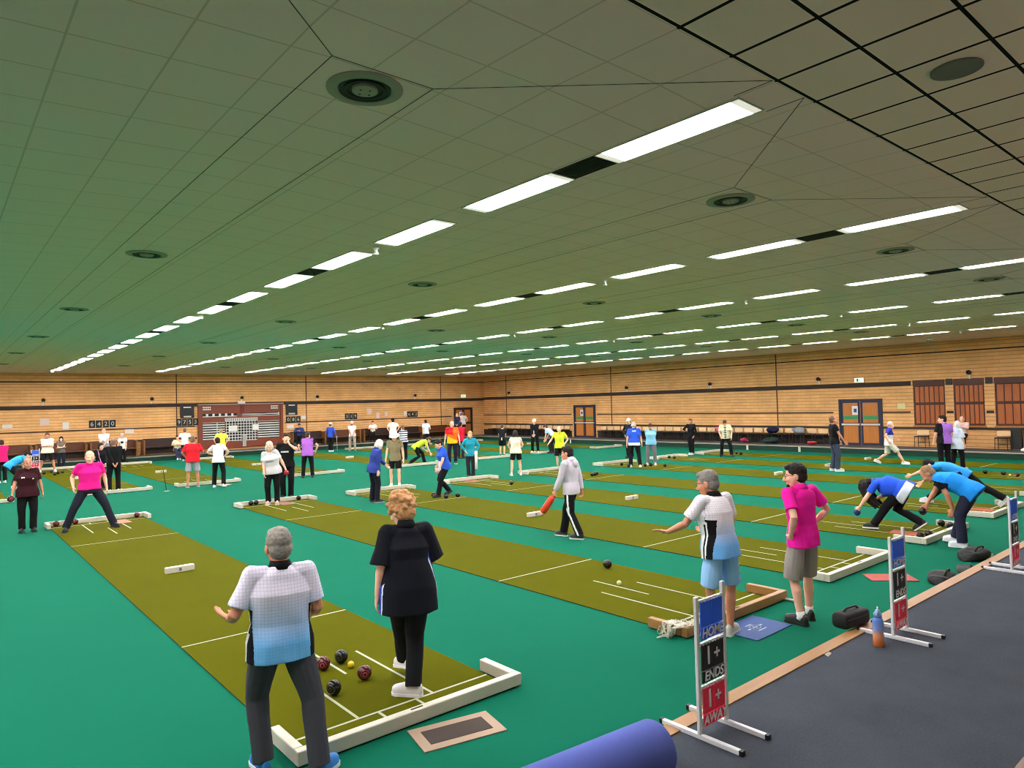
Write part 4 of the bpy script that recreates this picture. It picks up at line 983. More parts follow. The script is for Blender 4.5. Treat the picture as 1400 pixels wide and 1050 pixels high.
    def blob(name, x, y, z, sz, c, lab, cat, seed):
        r_ = random.Random(seed); m = MB()
        for i in range(7): m.ell((r_.uniform(-.5, .5)*sz[0]*.5, r_.uniform(-.5, .5)*sz[1]*.5, sz[2]*(.3+.3*r_.random())), (sz[0]*r_.uniform(.22, .36), sz[1]*r_.uniform(.25, .36), sz[2]*r_.uniform(.28, .38)), nu=10, nv=7)
        e = empty(name, (x, y, z), 0, lab, cat)
        JOBS.append(dict(name='fabric', mb=m, voxel=.02, smooth=3, mats=cloth(c), parent=e, paint=None, ns=(.02, 6)))
        return e
    blob('folded_coat', XR-.52, 20.55, BZ+.50, (.45, .5, .35), '#c8486a', 'pink coat heaped on a chair left of the bending man in white', 'coat', 1)
    blob('folded_coat', XR-.52, 17.65, BZ+.50, (.45, .7, .36), '#1c1d38', 'navy coat heaped on chairs along the right wall', 'coat', 2)
    blob('holdall', XR-.75, 17.65, BZ, (.4, .8, .36), '#22332f', 'dark green holdall on the bank below the navy coat', 'bag', 3)
    blob('patterned_bag', XR-.52, 16.4, BZ+.50, (.4, .75, .34), '#6d7178', 'grey and black patterned bag on the chairs', 'bag', 4)
    blob('holdall', XR-.8, 19.0, BZ, (.36, .4, .3), '#8b2b45', 'crimson bag under the chairs right of the bending man', 'bag', 5)
    blob('holdall', XR-.8, 15.55, BZ, (.3, .45, .2), '#9b2a35', 'red bag on the bank near the man in black', 'bag', 6)
    blob('holdall', XR-.9, 6.75, BZ, (.4, .7, .3), '#a03048', 'crimson bag on the bank at the photo\'s right edge', 'bag', 7)
    blob('white_bag', XR-1.2, 7.2, BZ, (.35, .55, .2), '#d0c3ba', 'white bag on the bank before the crimson bag', 'bag', 8)
    # little white rink markers in the ditch
    for i, (x, y, rz) in enumerate(((KX-.03, 15.6, 0), (KX-.03, 30.2, 0), (KX-.03, 18.2, 0))):
        o = MB().box((-.012, -.05, 0), (.0, .05, .22)).build('lane_marker', M_WHITE, None, loc=(x, y, 0)); tag(o, f'small white lane marker standing against the right ditch, {["nearest", "farthest", "middle"][i]} of three', 'marker', 'white lane markers')
    # leaning stick on the green
    p = G(228, 672, 0); e = empty('measuring_stick', p, 0, 'thin black stick on a pale base standing alone before the far lane', 'stick')
    MB().lathe([(0, 0), (.09, 0), (.09, .02), (.02, .03), (0, .03)], 16).build('base', mat('stick_base', '#8fb8a8', .5), e, True); MB().tube([(0, 0, .02), (-.05, 0, .35), (-.1, 0, .72)], .01, 6).build('rod', M_BLACK, e)
def wall_display():
    # big scoreboard cabinet on the far wall
    mo = wood('cabinet_wood', '#8c3f22', '#6e2b14', 'x')
    e = empty('score_cabinet', (14.0, YF, .36), math.pi, 'large red-brown wooden score cabinet with white grid on the far wall', 'score cabinet'); w = 2.37; h = 2.5
    MB().box((-w, .0, 0), (w, .09, h)).build('back_board', mo, e)
    for sx in (-1, 1): MB().box((sx*w-.07 if sx > 0 else -w-.07, .0, 0), (sx*w+.07 if sx > 0 else -w+.07, .14, h+.03)).build('side_post', mo, e)
    MB().box((-w-.1, 0, h), (w+.1, .2, h+.06)).build('top_moulding', mat('pale_moulding', '#a58d80', .6), e)
    def grid(nm, per, hgt, wx, wz, c1='#0c0b0c', c2='#cfccc8'):
        s = NT(nm); s.set(Roughness=.6); x, y, z = s.xyz()
        f = lambda a, p, t: s.math('GREATER_THAN', s.math('FRACT', s.math('DIVIDE', s.math('ADD', a, 10), p)), t)
        k = s.math('MULTIPLY', f(x, per, wx), f(z, hgt, wz)); mx = s.n('ShaderNodeMix'); mx.data_type = 'RGBA'; s.t.links.new(k[0].outputs[k[1]], mx.inputs[0]); mx.inputs[6].default_value = (*lin(c2), 1); mx.inputs[7].default_value = (*lin(c1), 1); s.col((mx, 2)); return s.m
    MB().box((-.85, .09, .38), (.95, .11, 1.62)).build('result_grid', grid('cabinet_grid', .165, .16, .2, .25), e)
    g2 = grid('cabinet_rows', 1.9, .135, .02, .48)
    MB().box((-2.2, .09, .5), (-.9, .11, 1.5)).build('name_rows', g2, e); MB().box((1.0, .09, .5), (2.2, .11, 1.5)).build('name_rows', g2, e)
    MB().box((.3, .09, 1.82), (2.2, .11, 2.0)).build('name_strip', grid('strip_a', .35, .2, .35, .3), e); MB().box((-2.2, .09, 1.82), (.0, .11, 2.0)).build('name_strip', grid('strip_b', 2.6, .1, .02, .5), e)
    MB().box((-.9, .11, 1.55), (1.0, .13, 1.72)).build('header_strip', grid('strip_c', .12, .3, .3, .2, '#8b8885', '#d9d7d2'), e)
    for x in (-2.15, 1.75): MB().box((x, .09, 2.2), (x+.45, .11, 2.42)).build('corner_sign', grid('sign_txt', .11, .13, .3, .45, '#6b2c18', '#cfc5bb'), e)
    MB().box((-.12, .09, 1.95), (.12, .12, 2.45)).build('centre_plate', mat('plate_red', '#6b1d14', .5), e)
    for x, z, a, b_ in ((.3, .95, .48, .34), (-.95, .98, .34, .34)): MB().box((x, .11, z), (x+a, .118, z+b_)).build('pinned_paper', M_PAPER, e)
    MB().box((-.2, .09, .05), (.0, .16, .72)).build('pale_post', mat('post_pale', '#a8a49d', .6), e)
    wt = mat('board_white', '#bdbdba', .6)
    for x, lab in ((11.0, 'left'), (17.02, 'right')):
        e = empty('display_board', (x, YF, 2.16), math.pi, f'black display board with white text lines {lab} of the score cabinet', 'display board', 'display boards beside the score cabinet')
        MB().box((-.36, 0, 0), (.36, .07, .68)).build('board_panel', M_BLACK, e); 
        for z in (.04, .56): MB().box((-.2, .07, z), (.2, .074, z+.08)).build('text_line', wt, e)
    # number cards
    wl = ['leftmost', 'second', 'third', 'fourth', 'fifth']
    for i, (px, py, n, w) in enumerate(((140, 579.5, 4, 1.25), (256, 577, 4, 1.15), (401, 573.5, 3, .95), (480, 569, 3, .9), (564, 566, 3, .85))):
        d = CF+CR*(px-700)/FPX-CU*(py-525)/FPX; k = (YF-.02)/d[1]; x = d[0]*k; z = CAMZ+d[2]*k
        e = empty('lane_number_board', (float(x), YF, float(z)), math.pi, f'black lane number cards under the dark band on the far wall, {wl[i]} set', 'number board', 'lane number cards on the far wall')
        MB().box((-w/2, 0, -.22), (w/2, .03, -.2)).build('shelf_rail', wt, e)
        for j in range(n):
            cx = -w/2+w/n*(j+.5); k = MB().box((cx-w/n*.44, 0, -.2), (cx+w/n*.44, .03, .19), M=None).build('number_card', M_BLACK, e)
            text_mesh('38610'[(i+j) % 5] if False else str((i*3+j*2) % 10), .3, wt, k, (cx, .032, -.01), (math.pi/2, 0, math.pi), 'numeral', .001)
    for i, (px, py, w, h, lab) in enumerate(((61, 577, .38, .36, 'pinkish paper notice above the man in white shirt'), (90, 582, .28, .34, 'white paper notice left of the leftmost number cards'), (10, 583, .4, .18, 'small white notice at the photo\'s left edge'), (177, 589.5, .42, .22, 'white notice right of the leftmost number cards'), (505, 562.5, .32, .36, 'pink paper notice on the far wall, uppermost of a cluster'), (516.5, 568, .24, .36, 'white paper notice below the pink notice'), (528, 566, .22, .3, 'small white notice right of the pink notice'), (554, 565, .22, .28, 'small white notice touching the rightmost number cards'), (415, 570.5, .3, .22, 'white notice right of the right display board'), (397, 583, .42, .22, 'white notice below the right display board'), (330, 551, .42, .24, 'white notice above the score cabinet'))):
        d = CF+CR*(px-700)/FPX-CU*(py-525)/FPX; k = (YF-.01)/d[1]
        yy = YF-.01 if px != 330 else YF-.045
        o = MB().box((-w/2, -.006, -h/2), (w/2, .004, h/2)).build('notice', mat('notice_paper', '#d9bdb6' if 'pink' in lab else '#dcd5cf', .8), None, loc=(float(d[0]*k), yy, float(CAMZ+d[2]*k))); tag(o, lab, 'notice')
def shirt_gradient(name, ctop, cbot, z0, z1, grid=True):
    """a printed polo: white fading to blue over its printed length with a small printed check"""
    s = NT(name); s.set(Roughness=.85); s.b.inputs['Specular IOR Level'].default_value = .2; x, y, z = s.xyz()
    f = s.math('DIVIDE', s.math('SUBTRACT', z, z0), z1-z0); f = s.math('MINIMUM', s.math('MAXIMUM', f, 0), 1)
    mx = s.n('ShaderNodeMix'); mx.data_type = 'RGBA'; s.t.links.new(f[0].outputs[f[1]], mx.inputs[0]); mx.inputs[6].default_value = (*lin(lift(cbot)), 1); mx.inputs[7].default_value = (*lin(lift(ctop)), 1)
    if grid:
        q = lambda a: s.math('LESS_THAN', s.math('FRACT', s.math('DIVIDE', s.math('ADD', a, 5), .022)), .18)
        k = s.math('MAXIMUM', q(x), q(z)); w = s.math('MULTIPLY', k, .3)
        m2 = s.n('ShaderNodeMix'); m2.data_type = 'RGBA'; s.t.links.new(w[0].outputs[w[1]], m2.inputs[0]); s.l(mx, 2, m2, 6); m2.inputs[7].default_value = (*lin('#7d86a8'), 1); s.col((m2, 2))
    else: s.col((mx, 2))
    s.bump(s.noise(11, 2), .35, .012); return s.m
HANG = (None, None)
def relaxed(x=.26, y=.06, z=.80): return ((x, y, z), (-x, y, z))
BEHIND = ((.05, -.20, .88), (-.05, -.19, .90)); BEHIND_H = ((1, -.6, 0), (-1, -.6, 0))
FRONT = ((.07, .24, .93), (-.07, .24, .93)); FRONT_H = ((1, -.5, -.3), (-1, -.5, -.3))
HIPS = ((.21, .03, .98), (-.21, .03, .98)); HIPS_H = ((1, -.5, 0), (-1, -.5, 0))
CROSS = ((-.10, .20, 1.14), (.10, .23, 1.12)); CROSS_H = ((1, -.2, -.6), (-1, -.2, -.6))
STRIDE = [(.08, .26, -4, -8), (-.08, -.24, 4, 32)]
def crowd():
    P = person
    # ---- foreground ---------------------------------------------------------------------------
    def paint1(c, k):
        s_ = np.zeros(len(c), int); arm = np.zeros(len(c), bool); ax = np.abs(c[:, 0])
        for S, el, wr, _ in k['arms']:
            d = el-S; t = np.clip(((c-S)@d)/(d@d), 0, 1.2); arm |= (np.linalg.norm(c-S-t[:, None]*d, axis=1) < .098) & (t > .2)
        ok = ~arm | (c[:, 2] < 1.15); z = c[:, 2]
        s_[ok & (ax > .186) & (c[:, 1] < .045) & (z < 1.27)] = 1; s_[ok & (ax > .186) & (c[:, 1] < -.02-.02*(z < 1.0)) & (z < 1.03) & (z > .6)] = 1
        s_[ok & (ax > .188) & (c[:, 1] >= .045) & (z < 1.2)] = 2; s_[ok & (ax > .194) & (c[:, 1] > -.015) & (z < .98)] = 2
        return s_
    g1 = shirt_gradient('polo_print', '#d2ccde', '#5fa6de', .90, 1.24)
    P('grey-haired man seen from behind in white and sky-blue checked polo at nearest fender', (386, 1054), h=1.70, fa=8, lean=2, side=1, fat=1.3, head=(6, 8), feet=[(.22, -.20, -48, 0), (-.12, .06, 12, 0)],
      hands=((.25, .22, 1.00), (-.31, .22, 1.04)), hints=((.25, -1, -.5), (-.35, -1, -.5)), hdirs=(None, (-.55, .75, .35)), curl=(.5, .15), top=('polo', '#ffffff'), topmats=[g1, cloth('#101018'), cloth('#d8d4dc')], paint=paint1, collar='#101014',
      bot=('trousers', '#3a3a42'), hair=('short', '#8d857f'), sk='c', shoes=('#2d7fd0', '#e8e8ee'), sleeve=.8, glasses=False)
    def paint2(c, k):
        s_ = np.zeros(len(c), int); z = c[:, 2]; side = (np.abs(c[:, 0]) > .165+.11*np.clip((1.12-z)/.4, 0, 1)*.6) & (z < 1.18) & (c[:, 1] > -.07)
        arm = np.zeros(len(c), bool)
        for S, el, wr, _ in k['arms']:
            d = el-S; t = np.clip(((c-S)@d)/(d@d), 0, 1.2); arm |= (np.linalg.norm(c-S-t[:, None]*d, axis=1) < .105) & (t > .35)
        s_[side & ~arm & (c[:, 1] > -.055)] = 1; s_[side & ~arm & (np.abs(c[:, 1]+.062) < .008)] = 2
        return s_
    P('woman with curly ginger-blonde hair walking away in loose black top and black trousers', (561, 951), h=1.75, fa=12, sex='f', lean=5, fat=1.3, head=(24, 28), knees=((.1, 1, 0), (.0, 1, .1)), feet=[(.02, -.04, 55, 0), (.04, .40, 15, 12, .06)],
      hands=((.17, .27, .99), (-.27, .02, .78)), hints=((.65, -.9, -.6), (-.5, -1, 0)), top=('loose', '#13141d'), topmats=[cloth('#14151f'), cloth('#2b3c9a'), cloth('#d5d5de')], paint=paint2, bot=('trousers', '#17181d'), hair=('curly', '#c48f60'), sk='b', shoes=('#d9d6d6', '#efeef0'), flare=1.0, sleeve=.97)
    def paint3(c, k):
        s_ = np.zeros(len(c), int); z = c[:, 2]-.92
        L = (c[:, 0] < -.02) & (c[:, 1] > -.095)
        w = np.clip((.40-z)/.40, 0, 1); edge = -.135+.02*w
        blk = (c[:, 0] < -.115) & (z < .42) & (z > -.1) & (c[:, 1] < .10-.02*w) & (c[:, 1] > -.075+(.09*(z > .3)))
        arm = np.zeros(len(c), bool)
        for S, el, wr, _ in k['arms']:
            d = el-S; t = np.clip(((c-S)@d)/(d@d), 0, 1.2); arm |= (np.linalg.norm(c-S-t[:, None]*d, axis=1) < .086) & (t > .25)
        s_[blk & ~arm & (c[:, 1] < .02)] = 1; s_[blk & ~arm & (c[:, 1] >= .0) & (z < .28)] = 2; s_[blk & ~arm & (np.abs(c[:, 1]-.03) < .011) & (z < .25)] = 1
        return s_
    g3 = shirt_gradient('polo_print_two', '#d6ced6', '#68a8e6', .98, 1.25)
    P('grey-haired man in white-to-blue polo and pale blue shorts leaning with arm out beside pine fender', (989, 872), h=1.75, fa=48, lean=10, fat=1.18, head=(14, 22), feet=[(.13, .02, -70, 0), (-.12, .0, -5, 0)],
      hands=((.20, .32, 1.06), (-.34, .40, 1.06)), hints=((.7, -.7, -.4), (-.5, -.8, -.6)), hdirs=(None, (-.55, .85, .12)), curl=(.4, .12), palm=(None, (.3, .1, 1)), top=('polo', '#fff'), topmats=[g3, cloth('#0e0e14'), cloth('#cfcdd2')], paint=paint3, collar='#0e0e12', bot=('shorts', '#86aede'),
      hair=('short', '#7f7a76'), sk='c', shoes=('#d9d5d3', '#efefef'), sleeve=.74, glasses=True, shlen=.92, socks=None)
    P('dark-haired man in bright pink polo and grey-brown shorts with hand on hip', (1102, 851), h=1.76, fa=50, lean=2, side=-1, head=(8, 38), fat=1.0, feet=[(.13, .06, -25, 0), (-.11, -.03, 6, 0)],
      hands=((.24, .08, 1.0), (-.20, -.01, .95)), hints=((1, -.7, 0), (-.6, -1, 0)), hdirs=((-.6, .6, -.3), (.5, .45, -.6)), curl=(.4, .5), top=('polo', '#ee1a9c'), bot=('shorts', '#77706c'), hair=('short', '#241c19'), sk='b', shoes=('#0e0e0f', '#1b1b1c'), socks='#dcd9d8', glasses=True, beard='#2a1f1a', shlen=1.05, sleeve=.7)
    # ---- delivering group on the fourth / fifth lanes -----------------------------------------------
    def paint5(c, k):
        s_ = np.zeros(len(c), int); sp = k['sp']; p, R_ = sp(-.08); v = (c-p)@R_
        s_[(v[:, 2] < .06) & (np.abs(v[:, 0]) > .13)] = 1; s_[(np.abs(v[:, 2]-.07) < .012) & (np.abs(v[:, 0]) > .1)] = 1
        return s_
    w5 = P('woman with long dark hair crouching to roll a bowl in royal blue shirt', (1231, 726), h=1.66, fa=84, sex='f', lean=84, fat=1.55, head=(112, 0), pz=.80, off=(0, -.06), pelvis_lean=.72, feet=[(.10, -.32, 0, 38), (-.12, .44, 3, 0)], knees=((.1, .8, -.6), (-.1, 1, .2)),
      hands=((.05, .40, .56), (-.20, .74, .27)), hints=((.5, -.3, .2), (-.6, -.3, .2)), hdirs=(None, (.0, .55, -.85)), curl=(.6, .75), top=('polo', '#1f45b8'), topmats=[cloth('#1f45b8'), cloth('#cdd3e6')], paint=paint5, bot=('trousers', '#17161a'), hair=('long', '#1d1512'), sk='b', shoes=('#141416', '#e6e6e6'),
      extra={'fall': [(0, -.05, .03), (0, .0, .05), (0, .12, .05), (0, .25, .03), (.0, .40, -.03)]}, sleeve=.7)
    def paint6(c, k):
        S, el, wr, _ = k['arms'][0]; d = el-S; t = np.clip(((c-S)@d)/(d@d), 0, 1.2); arm = (np.linalg.norm(c-S-t[:, None]*d, axis=1) < .10) & (t > .05)
        v = (c-k['sp'](.3)[0])@k['Rc']; return (arm | ((v[:, 1] > .03) & (v[:, 2] > -.04))).astype(int)
    w6 = P('man in bright azure shirt bending down with bowl in hand, other hand on knee', (1313, 746), h=1.74, fa=78, lean=74, head=(52, 6), fat=1.28, pelvis_lean=.72, feet=[(.15, .10, -10, 0), (-.15, -.06, 5, 0)], pz=.93, off=(0, -.16),
      hands=((.12, .58, .42), (-.17, .05, .60)), hints=((.6, -.2, .3), (-.8, -.5, .3)), hdirs=((.0, .35, -.9), (.1, .3, -.9)), curl=(.8, .25), top=('polo', '#1b7fd6'), topmats=[cloth('#1b7fd6'), cloth('#0d0f18')],
      paint=paint6, bot=('trousers', '#24253a'), hair=('thin', '#a07a56'), sk='c', shoes=('#dfe3ea', '#f2f3f6'), sleeve=.66)
    P('person in azure shirt lunging low behind the other azure bowler, black hair', (1313, 692), h=1.74, fa=84, lean=78, head=(70, 0), pz=.72, pelvis_lean=.7, feet=[(.12, -.78, 0, 48), (-.12, .62, 0, 0)], knees=((.05, .6, -1), (-.1, 1, .3)), off=(0, -.05),
      hands=((.14, .72, .45), (-.22, .92, .62)), hints=((.5, -.3, .4), (-.6, -.4, .8)), top=('polo', '#2a86da'), bot=('trousers', '#131417'), hair=('short', '#0f0d0d'), sk='b', shoes=('#cfcfd6', '#e9e9ee'), sleeve=.6)
    # ---- boy with the orange bowls bag ---------------------------------------------------------------------
    def bp8(c, k):
        s_ = np.zeros(len(c), int)
        for i in (1, 0):
            hip, kn, an = k['legs'][i]; sx = -1 if i else 1
            for A, B_ in ((hip, kn), (kn, an)):
                d = B_-A; t = ((c-A)@d)/(d@d); q = c-A-np.clip(t, -.2, 1.2)[:, None]*d
                s_[(t > -.25) & (t < 1.1) & (sx*q[:, 0] > .02) & (np.abs(q[:, 1]+.004) < .017)] = 1
        return s_
    w8 = P('dark-haired boy in grey hooded top walking left, black tracksuit bottoms with white side stripe', (783, 735), h=1.72, fa=62, lean=3, head=(10, 6), feet=[(.07, .22, -4, 0), (-.09, -.19, 4, 0)], hands=((.25, -.08, .84), (-.27, .22, .80)), hdirs=(None, (-.05, .3, -.95)), curl=(.5, .9),
      top=('hoodie', '#a29aa6'), bot=('trousers', '#121215'), botmats=[cloth('#121215'), cloth('#dcdce2')], bpaint=bp8, hair=('short', '#211a18'), sk='a', shoes=('#17171a', '#d9d9d6'))
    # ---- middle distance ---------------------------------------------------------------------------------
    P('white-haired man in pink polo and black trousers standing with legs apart facing the camera', (123, 724), h=1.77, fa=188, lean=3, fat=1.22, head=(6, -4), feet=[(.42, -.04, -18, 0), (-.42, .10, 20, 0)], hands=((.30, .05, .90), (-.31, .02, .84)), top=('polo', '#e01a84'), hem='tuck', belt='#16130f', bot=('trousers', '#20232e'), hair=('thin', '#c9bcae'), sk='b', shoes=('#16161a', '#2a2a2e'), sleeve=.68)
    wm = P('person in dark maroon polo and black trousers with white chest badges', (38, 727), h=1.60, fa=183, sex='f', lean=2, fat=1.28, head=(6, 6), feet=[(.11, 0, -10, 0), (-.10, .02, 10, 0)], hands=((.33, .16, .76), (-.30, .03, .83)), curl=(.9, .4), top=('polo', '#35131b'), topmats=[cloth('#35131b'), cloth('#d9cfcc')],
      paint=lambda c, k: ((c[:, 1] > .05) & (np.abs(c[:, 2]-1.27+.2*np.abs(c[:, 0]-.09)) < .014) & (np.abs(np.abs(c[:, 0])-.095) < np.where(c[:, 0] > 0, .032, .018))).astype(int), bot=('trousers', '#141316'), hair=('thin', '#93867a'), sk='c', shoes=('#131315', '#222224'), sleeve=.8)
    wg = P('woman in pale grey T-shirt and black trousers stooping on the second lane\'s far mat', (373, 690), h=1.67, fa=172, sex='f', lean=9, side=9, fat=1.4, head=(16, 24), feet=[(.11, 0, -6, 0), (-.12, .03, 8, 0)], hands=((.17, .26, .84), (-.35, .0, .93)), curl=(.4, .8), top=('tee', '#a5a3a6'), topmats=[cloth('#a5a3a6'), cloth('#6f6d78')],
      paint=lambda c, k: ((c[:, 1] > .1) & (np.abs(((c-k['sp'](.24)[0])@k['Rc'])[:, 2]) < .022) & (np.abs(c[:, 0]-.03) < .1)).astype(int), bot=('trousers', '#141316'), hair=('bob', '#d6c9b8'), sk='b', shoes=('#cfa79a', '#dfd5d0'), sleeve=.68)
    P('tall man in black T-shirt with white chest lettering, hand raised to his face', (393, 682), h=1.83, fa=176, lean=3, fat=1.12, head=(5, 0), feet=[(.10, 0, -8, 0), (-.09, .02, 8, 0)], hands=((.27, .06, .82), (-.08, .20, 1.44)), hints=((.6, -1, 0), (-.9, .2, -.7)), hdirs=(None, (.2, .1, .9)), top=('tee', '#111214'), topmats=[cloth('#111214'), cloth('#b9b9bd')],
      paint=lambda c, k: ((c[:, 1] > .08) & (np.abs(c[:, 2]-1.24) < .016) & (np.abs(c[:, 0]-.04) < .1)).astype(int), bot=('trousers', '#111113'), hair=('short', '#3b2a22'), sk='b', shoes=('#121214', '#202022'))
    P('person in purple shirt and black trousers with back turned beside the black T-shirt', (421, 653), h=1.66, fa=0, lean=2, fat=1.3, head=(8, -30), feet=[(.17, 0, -8, 0), (-.17, .0, 8, 0)], hands=((.30, .1, .98), (-.24, .15, .98)), hints=HIPS_H, top=('polo', '#8a4f9e'), topmats=[cloth('#8a4f9e'), cloth('#17131b')],
      paint=lambda c, k: (np.abs(c[:, 0]) > .215).astype(int), bot=('trousers', '#131216'), hair=('short', '#4a362c'), sk='b', shoes=('#111', '#222222'))
    P('white-haired woman in royal blue jacket looking down and pointing at the third fender', (512, 687), h=1.66, fa=-62, sex='f', lean=13, fat=1.12, head=(34, 4), feet=[(.10, .03, -6, 0), (-.10, -.02, 6, 0)], hands=((.22, .0, .86), (-.12, .52, .86)), hints=((.6, -1, 0), (-.4, -1, -.3)), top=('jacket', '#23306f'), bot=('trousers', '#1b1a28'), hair=('bob', '#dcd6cb'), sk='b', shoes=('#26262e', '#8f8f98'))
    P('person in white sun hat, khaki polo and black shorts standing at the third fender', (541, 666.5), h=1.72, fa=168, lean=2, head=(22, 0), feet=[(.13, 0, -10, 0), (-.12, .02, 12, 0)], hands=((.28, .08, .82), (-.28, .06, .82)), top=('polo', '#6a6048'), bot=('shorts', '#131315'), hair=('bucket', '#5a4a40', '#dcd9d6'), sk='b', shoes=('#d9d5cf', '#ecebe8'), socks='#d4cbc4', shlen=.8)
    wb = P('person in blue and white shirt stepping past three bowls, black trousers', (609, 679), h=1.64, fa=118, sex='f', lean=14, fat=1.15, head=(30, 0), feet=[(.08, -.16, -4, 28), (-.10, .28, 6, 0)], hands=((.22, .12, .88), (-.20, .30, .72)), top=('polo', '#2446a6'), topmats=[cloth('#2446a6'), cloth('#c3c9e6')], paint=lambda c, k: ((c[:, 2] < 1.02) & (np.abs(c[:, 0]-.05) < .09)).astype(int), bot=('trousers', '#121216'), hair=('short', '#2a201c'), sk='b', shoes=('#111114', '#26262a'), sleeve=.8, curl=(.4, .8))
    wt = P('person in teal jacket standing behind the fourth fender holding a long white roll', (644, 653), h=1.58, fa=176, sex='f', lean=2, head=(6, 0), feet=[(.08, 0, -6, 0), (-.08, .0, 6, 0)], hands=((.18, .12, 1.0), (-.20, .12, .98)), hints=HIPS_H, top=('jacket', '#197386'), bot=('trousers', '#2c2730'), hair=('bob', '#c29a6a'), sk='b', shoes=('#1b191d', '#2b2a2e'))
    P('white-haired man in red, orange and yellow shirt facing the camera', (619, 634), h=1.82, fa=178, lean=2, fat=1.22, head=(5, 0), feet=[(.13, 0, -8, 0), (-.12, .0, 8, 0)], hands=relaxed(.31, .06, .84), top=('polo', '#d92222'), topmats=[cloth('#cf1a24'), cloth('#e86a1e'), cloth('#e8b31c')],
      paint=lambda c, k: np.where((c[:, 0] < -.02) | (c[:, 2] < 1.2), np.where(c[:, 2]-.5*c[:, 0] < 1.16, np.where(c[:, 2]-.5*c[:, 0] < 1.03, 2, 1), np.where(c[:, 0] < -.05, 1, 0)), 0), bot=('trousers', '#1c1b30'), hair=('thin', '#ded6cc'), sk='b', shoes=('#1c1c22', '#ddd'+'ddd'), sleeve=.75)
    P('person in crimson jacket half hidden behind the red and yellow shirt', (630, 627), h=1.70, fa=-20, head=(5, 0), hands=FRONT, hints=FRONT_H, top=('jacket', '#a8142c'), bot=('trousers', '#26242b'), hair=('short', '#2c211d'), sk='b', shoes=('#151517', '#29292b'))
    P('man in red shirt and grey checked shorts seen from behind at a far fender', (264, 666), h=1.69, fa=4, lean=2, fat=1.35, head=(12, 0), feet=[(.16, 0, -8, 0), (-.16, .0, 8, 0)], hands=((.20, .22, 1.0), (-.20, .22, 1.0)), hints=HIPS_H, top=('tee', '#b01822'), bot=('shorts', '#8c8790'), hair=('short', '#7a5a48'), sk='c', shoes=('#b08b70', '#cfc7bf'), shlen=.9, sleeve=.8)
    P('person in white T-shirt and black trousers leaning beside the man in red', (299, 666), h=1.64, fa=-12, sex='f', lean=9, side=-4, fat=1.1, head=(18, 20), feet=[(.18, -.08, -6, 10), (-.16, .06, 6, 0)], hands=((.17, .2, 1.05), (-.20, .24, 1.1)), hints=HIPS_H, top=('tee', '#dccfd0'), bot=('trousers', '#131316'), hair=('short', '#2c1d18'), sk='b', shoes=('#e1d9d6', '#efecea'))
    P('man in black standing with back turned behind the pink-shirted man', (156, 673), h=1.70, fa=10, lean=2, fat=1.15, head=(4, -20), feet=[(.12, 0, -8, 0), (-.14, -.03, 8, 0)], hands=BEHIND, hints=BEHIND_H, top=('long', '#101013'), bot=('trousers', '#101012'), hair=('short', '#8c6a58'), sk='c', shoes=('#d9d4d2', '#ecebe9'))
    P('dark-haired person in black top with maroon trim behind the pink shoulder', (137, 668), h=1.52, fa=-150, sex='f', lean=3, head=(8, 0), hands=FRONT, hints=FRONT_H, top=('long', '#15111a'), topmats=[cloth('#15111a'), cloth('#9a6a80')], paint=lambda c, k: (np.abs(c[:, 0]-.11) < .014).astype(int), bot=('trousers', '#101012'), hair=('bob', '#2a1d19'), sk='b', shoes=('#17171a', '#2a2a2c'))
    P('person bending in sky blue shirt behind the maroon polo', (19, 668), h=1.66, fa=-75, lean=62, head=(50, 0), pelvis_lean=.7, fat=1.1, pz=.86, off=(0, -.12), hands=((.12, .50, .62), (-.15, .42, .5)), top=('polo', '#2f8fd0'), bot=('trousers', '#1b1b20'), hair=('short', '#1c1513'), sk='b', shoes=('#d6d6da', '#ebebed'), sleeve=.7)
    P('person in hot pink shirt cut by the photo\'s left edge', (3, 660), h=1.62, fa=20, fat=1.15, hands=FRONT, hints=FRONT_H, head=(20, 0), top=('polo', '#d4165f'), bot=('trousers', '#141317'), hair=('short', '#2a1f1b'), sk='b', shoes=('#d0d0d4', '#e9e9e9'))
    # ---- right hand side --------------------------------------------------------------------------------------
    P('bald-headed man in black T-shirt and dark jeans leaning back, white shoes', (1142, 644), h=1.82, fa=-72, lean=-3, fat=1.08, head=(0, 0), feet=[(.10, .04, -6, 0), (-.10, -.05, 6, 0)], hands=((.22, .24, .92), (-.26, .22, .9)), top=('tee', '#17161a'), bot=('trousers', '#33394a'), hair=('thin', '#6b4a3a'), sk='c', shoes=('#dedad8', '#efeeec'))
    P('bald man in navy and white shirt striding right in pale shorts', (1216, 634.5), h=1.66, fa=-84, lean=6, fat=1.15, head=(8, 0), feet=[(.09, .46, -4, 0), (-.09, -.40, 4, 25)], hands=((.24, -.02, .84), (-.22, .24, .92)), top=('polo', '#2a2f8f'), topmats=[cloth('#262b86'), cloth('#c2c0bc')], paint=lambda c, k: (c[:, 2] < 1.08).astype(int), bot=('shorts', '#a39e92'), hair=('bald', '#c9c2ba'), sk='b', shoes=('#e4e0dc', '#f0efed'), shlen=.95)
    P('dark-haired person in purple and black shirt near the right wall', (1293, 643), h=1.76, fa=30, lean=1, fat=1.2, head=(4, 60), hands=((.22, .1, .9), (-.26, .12, .9)), top=('polo', '#7d53a0'), topmats=[cloth('#7d53a0'), cloth('#15131a')], paint=lambda c, k: (c[:, 0] < -.10).astype(int), bot=('trousers', '#141318'), hair=('short', '#1d1614'), sk='b', shoes=('#17171a', '#2a2a2c'), sleeve=.8)
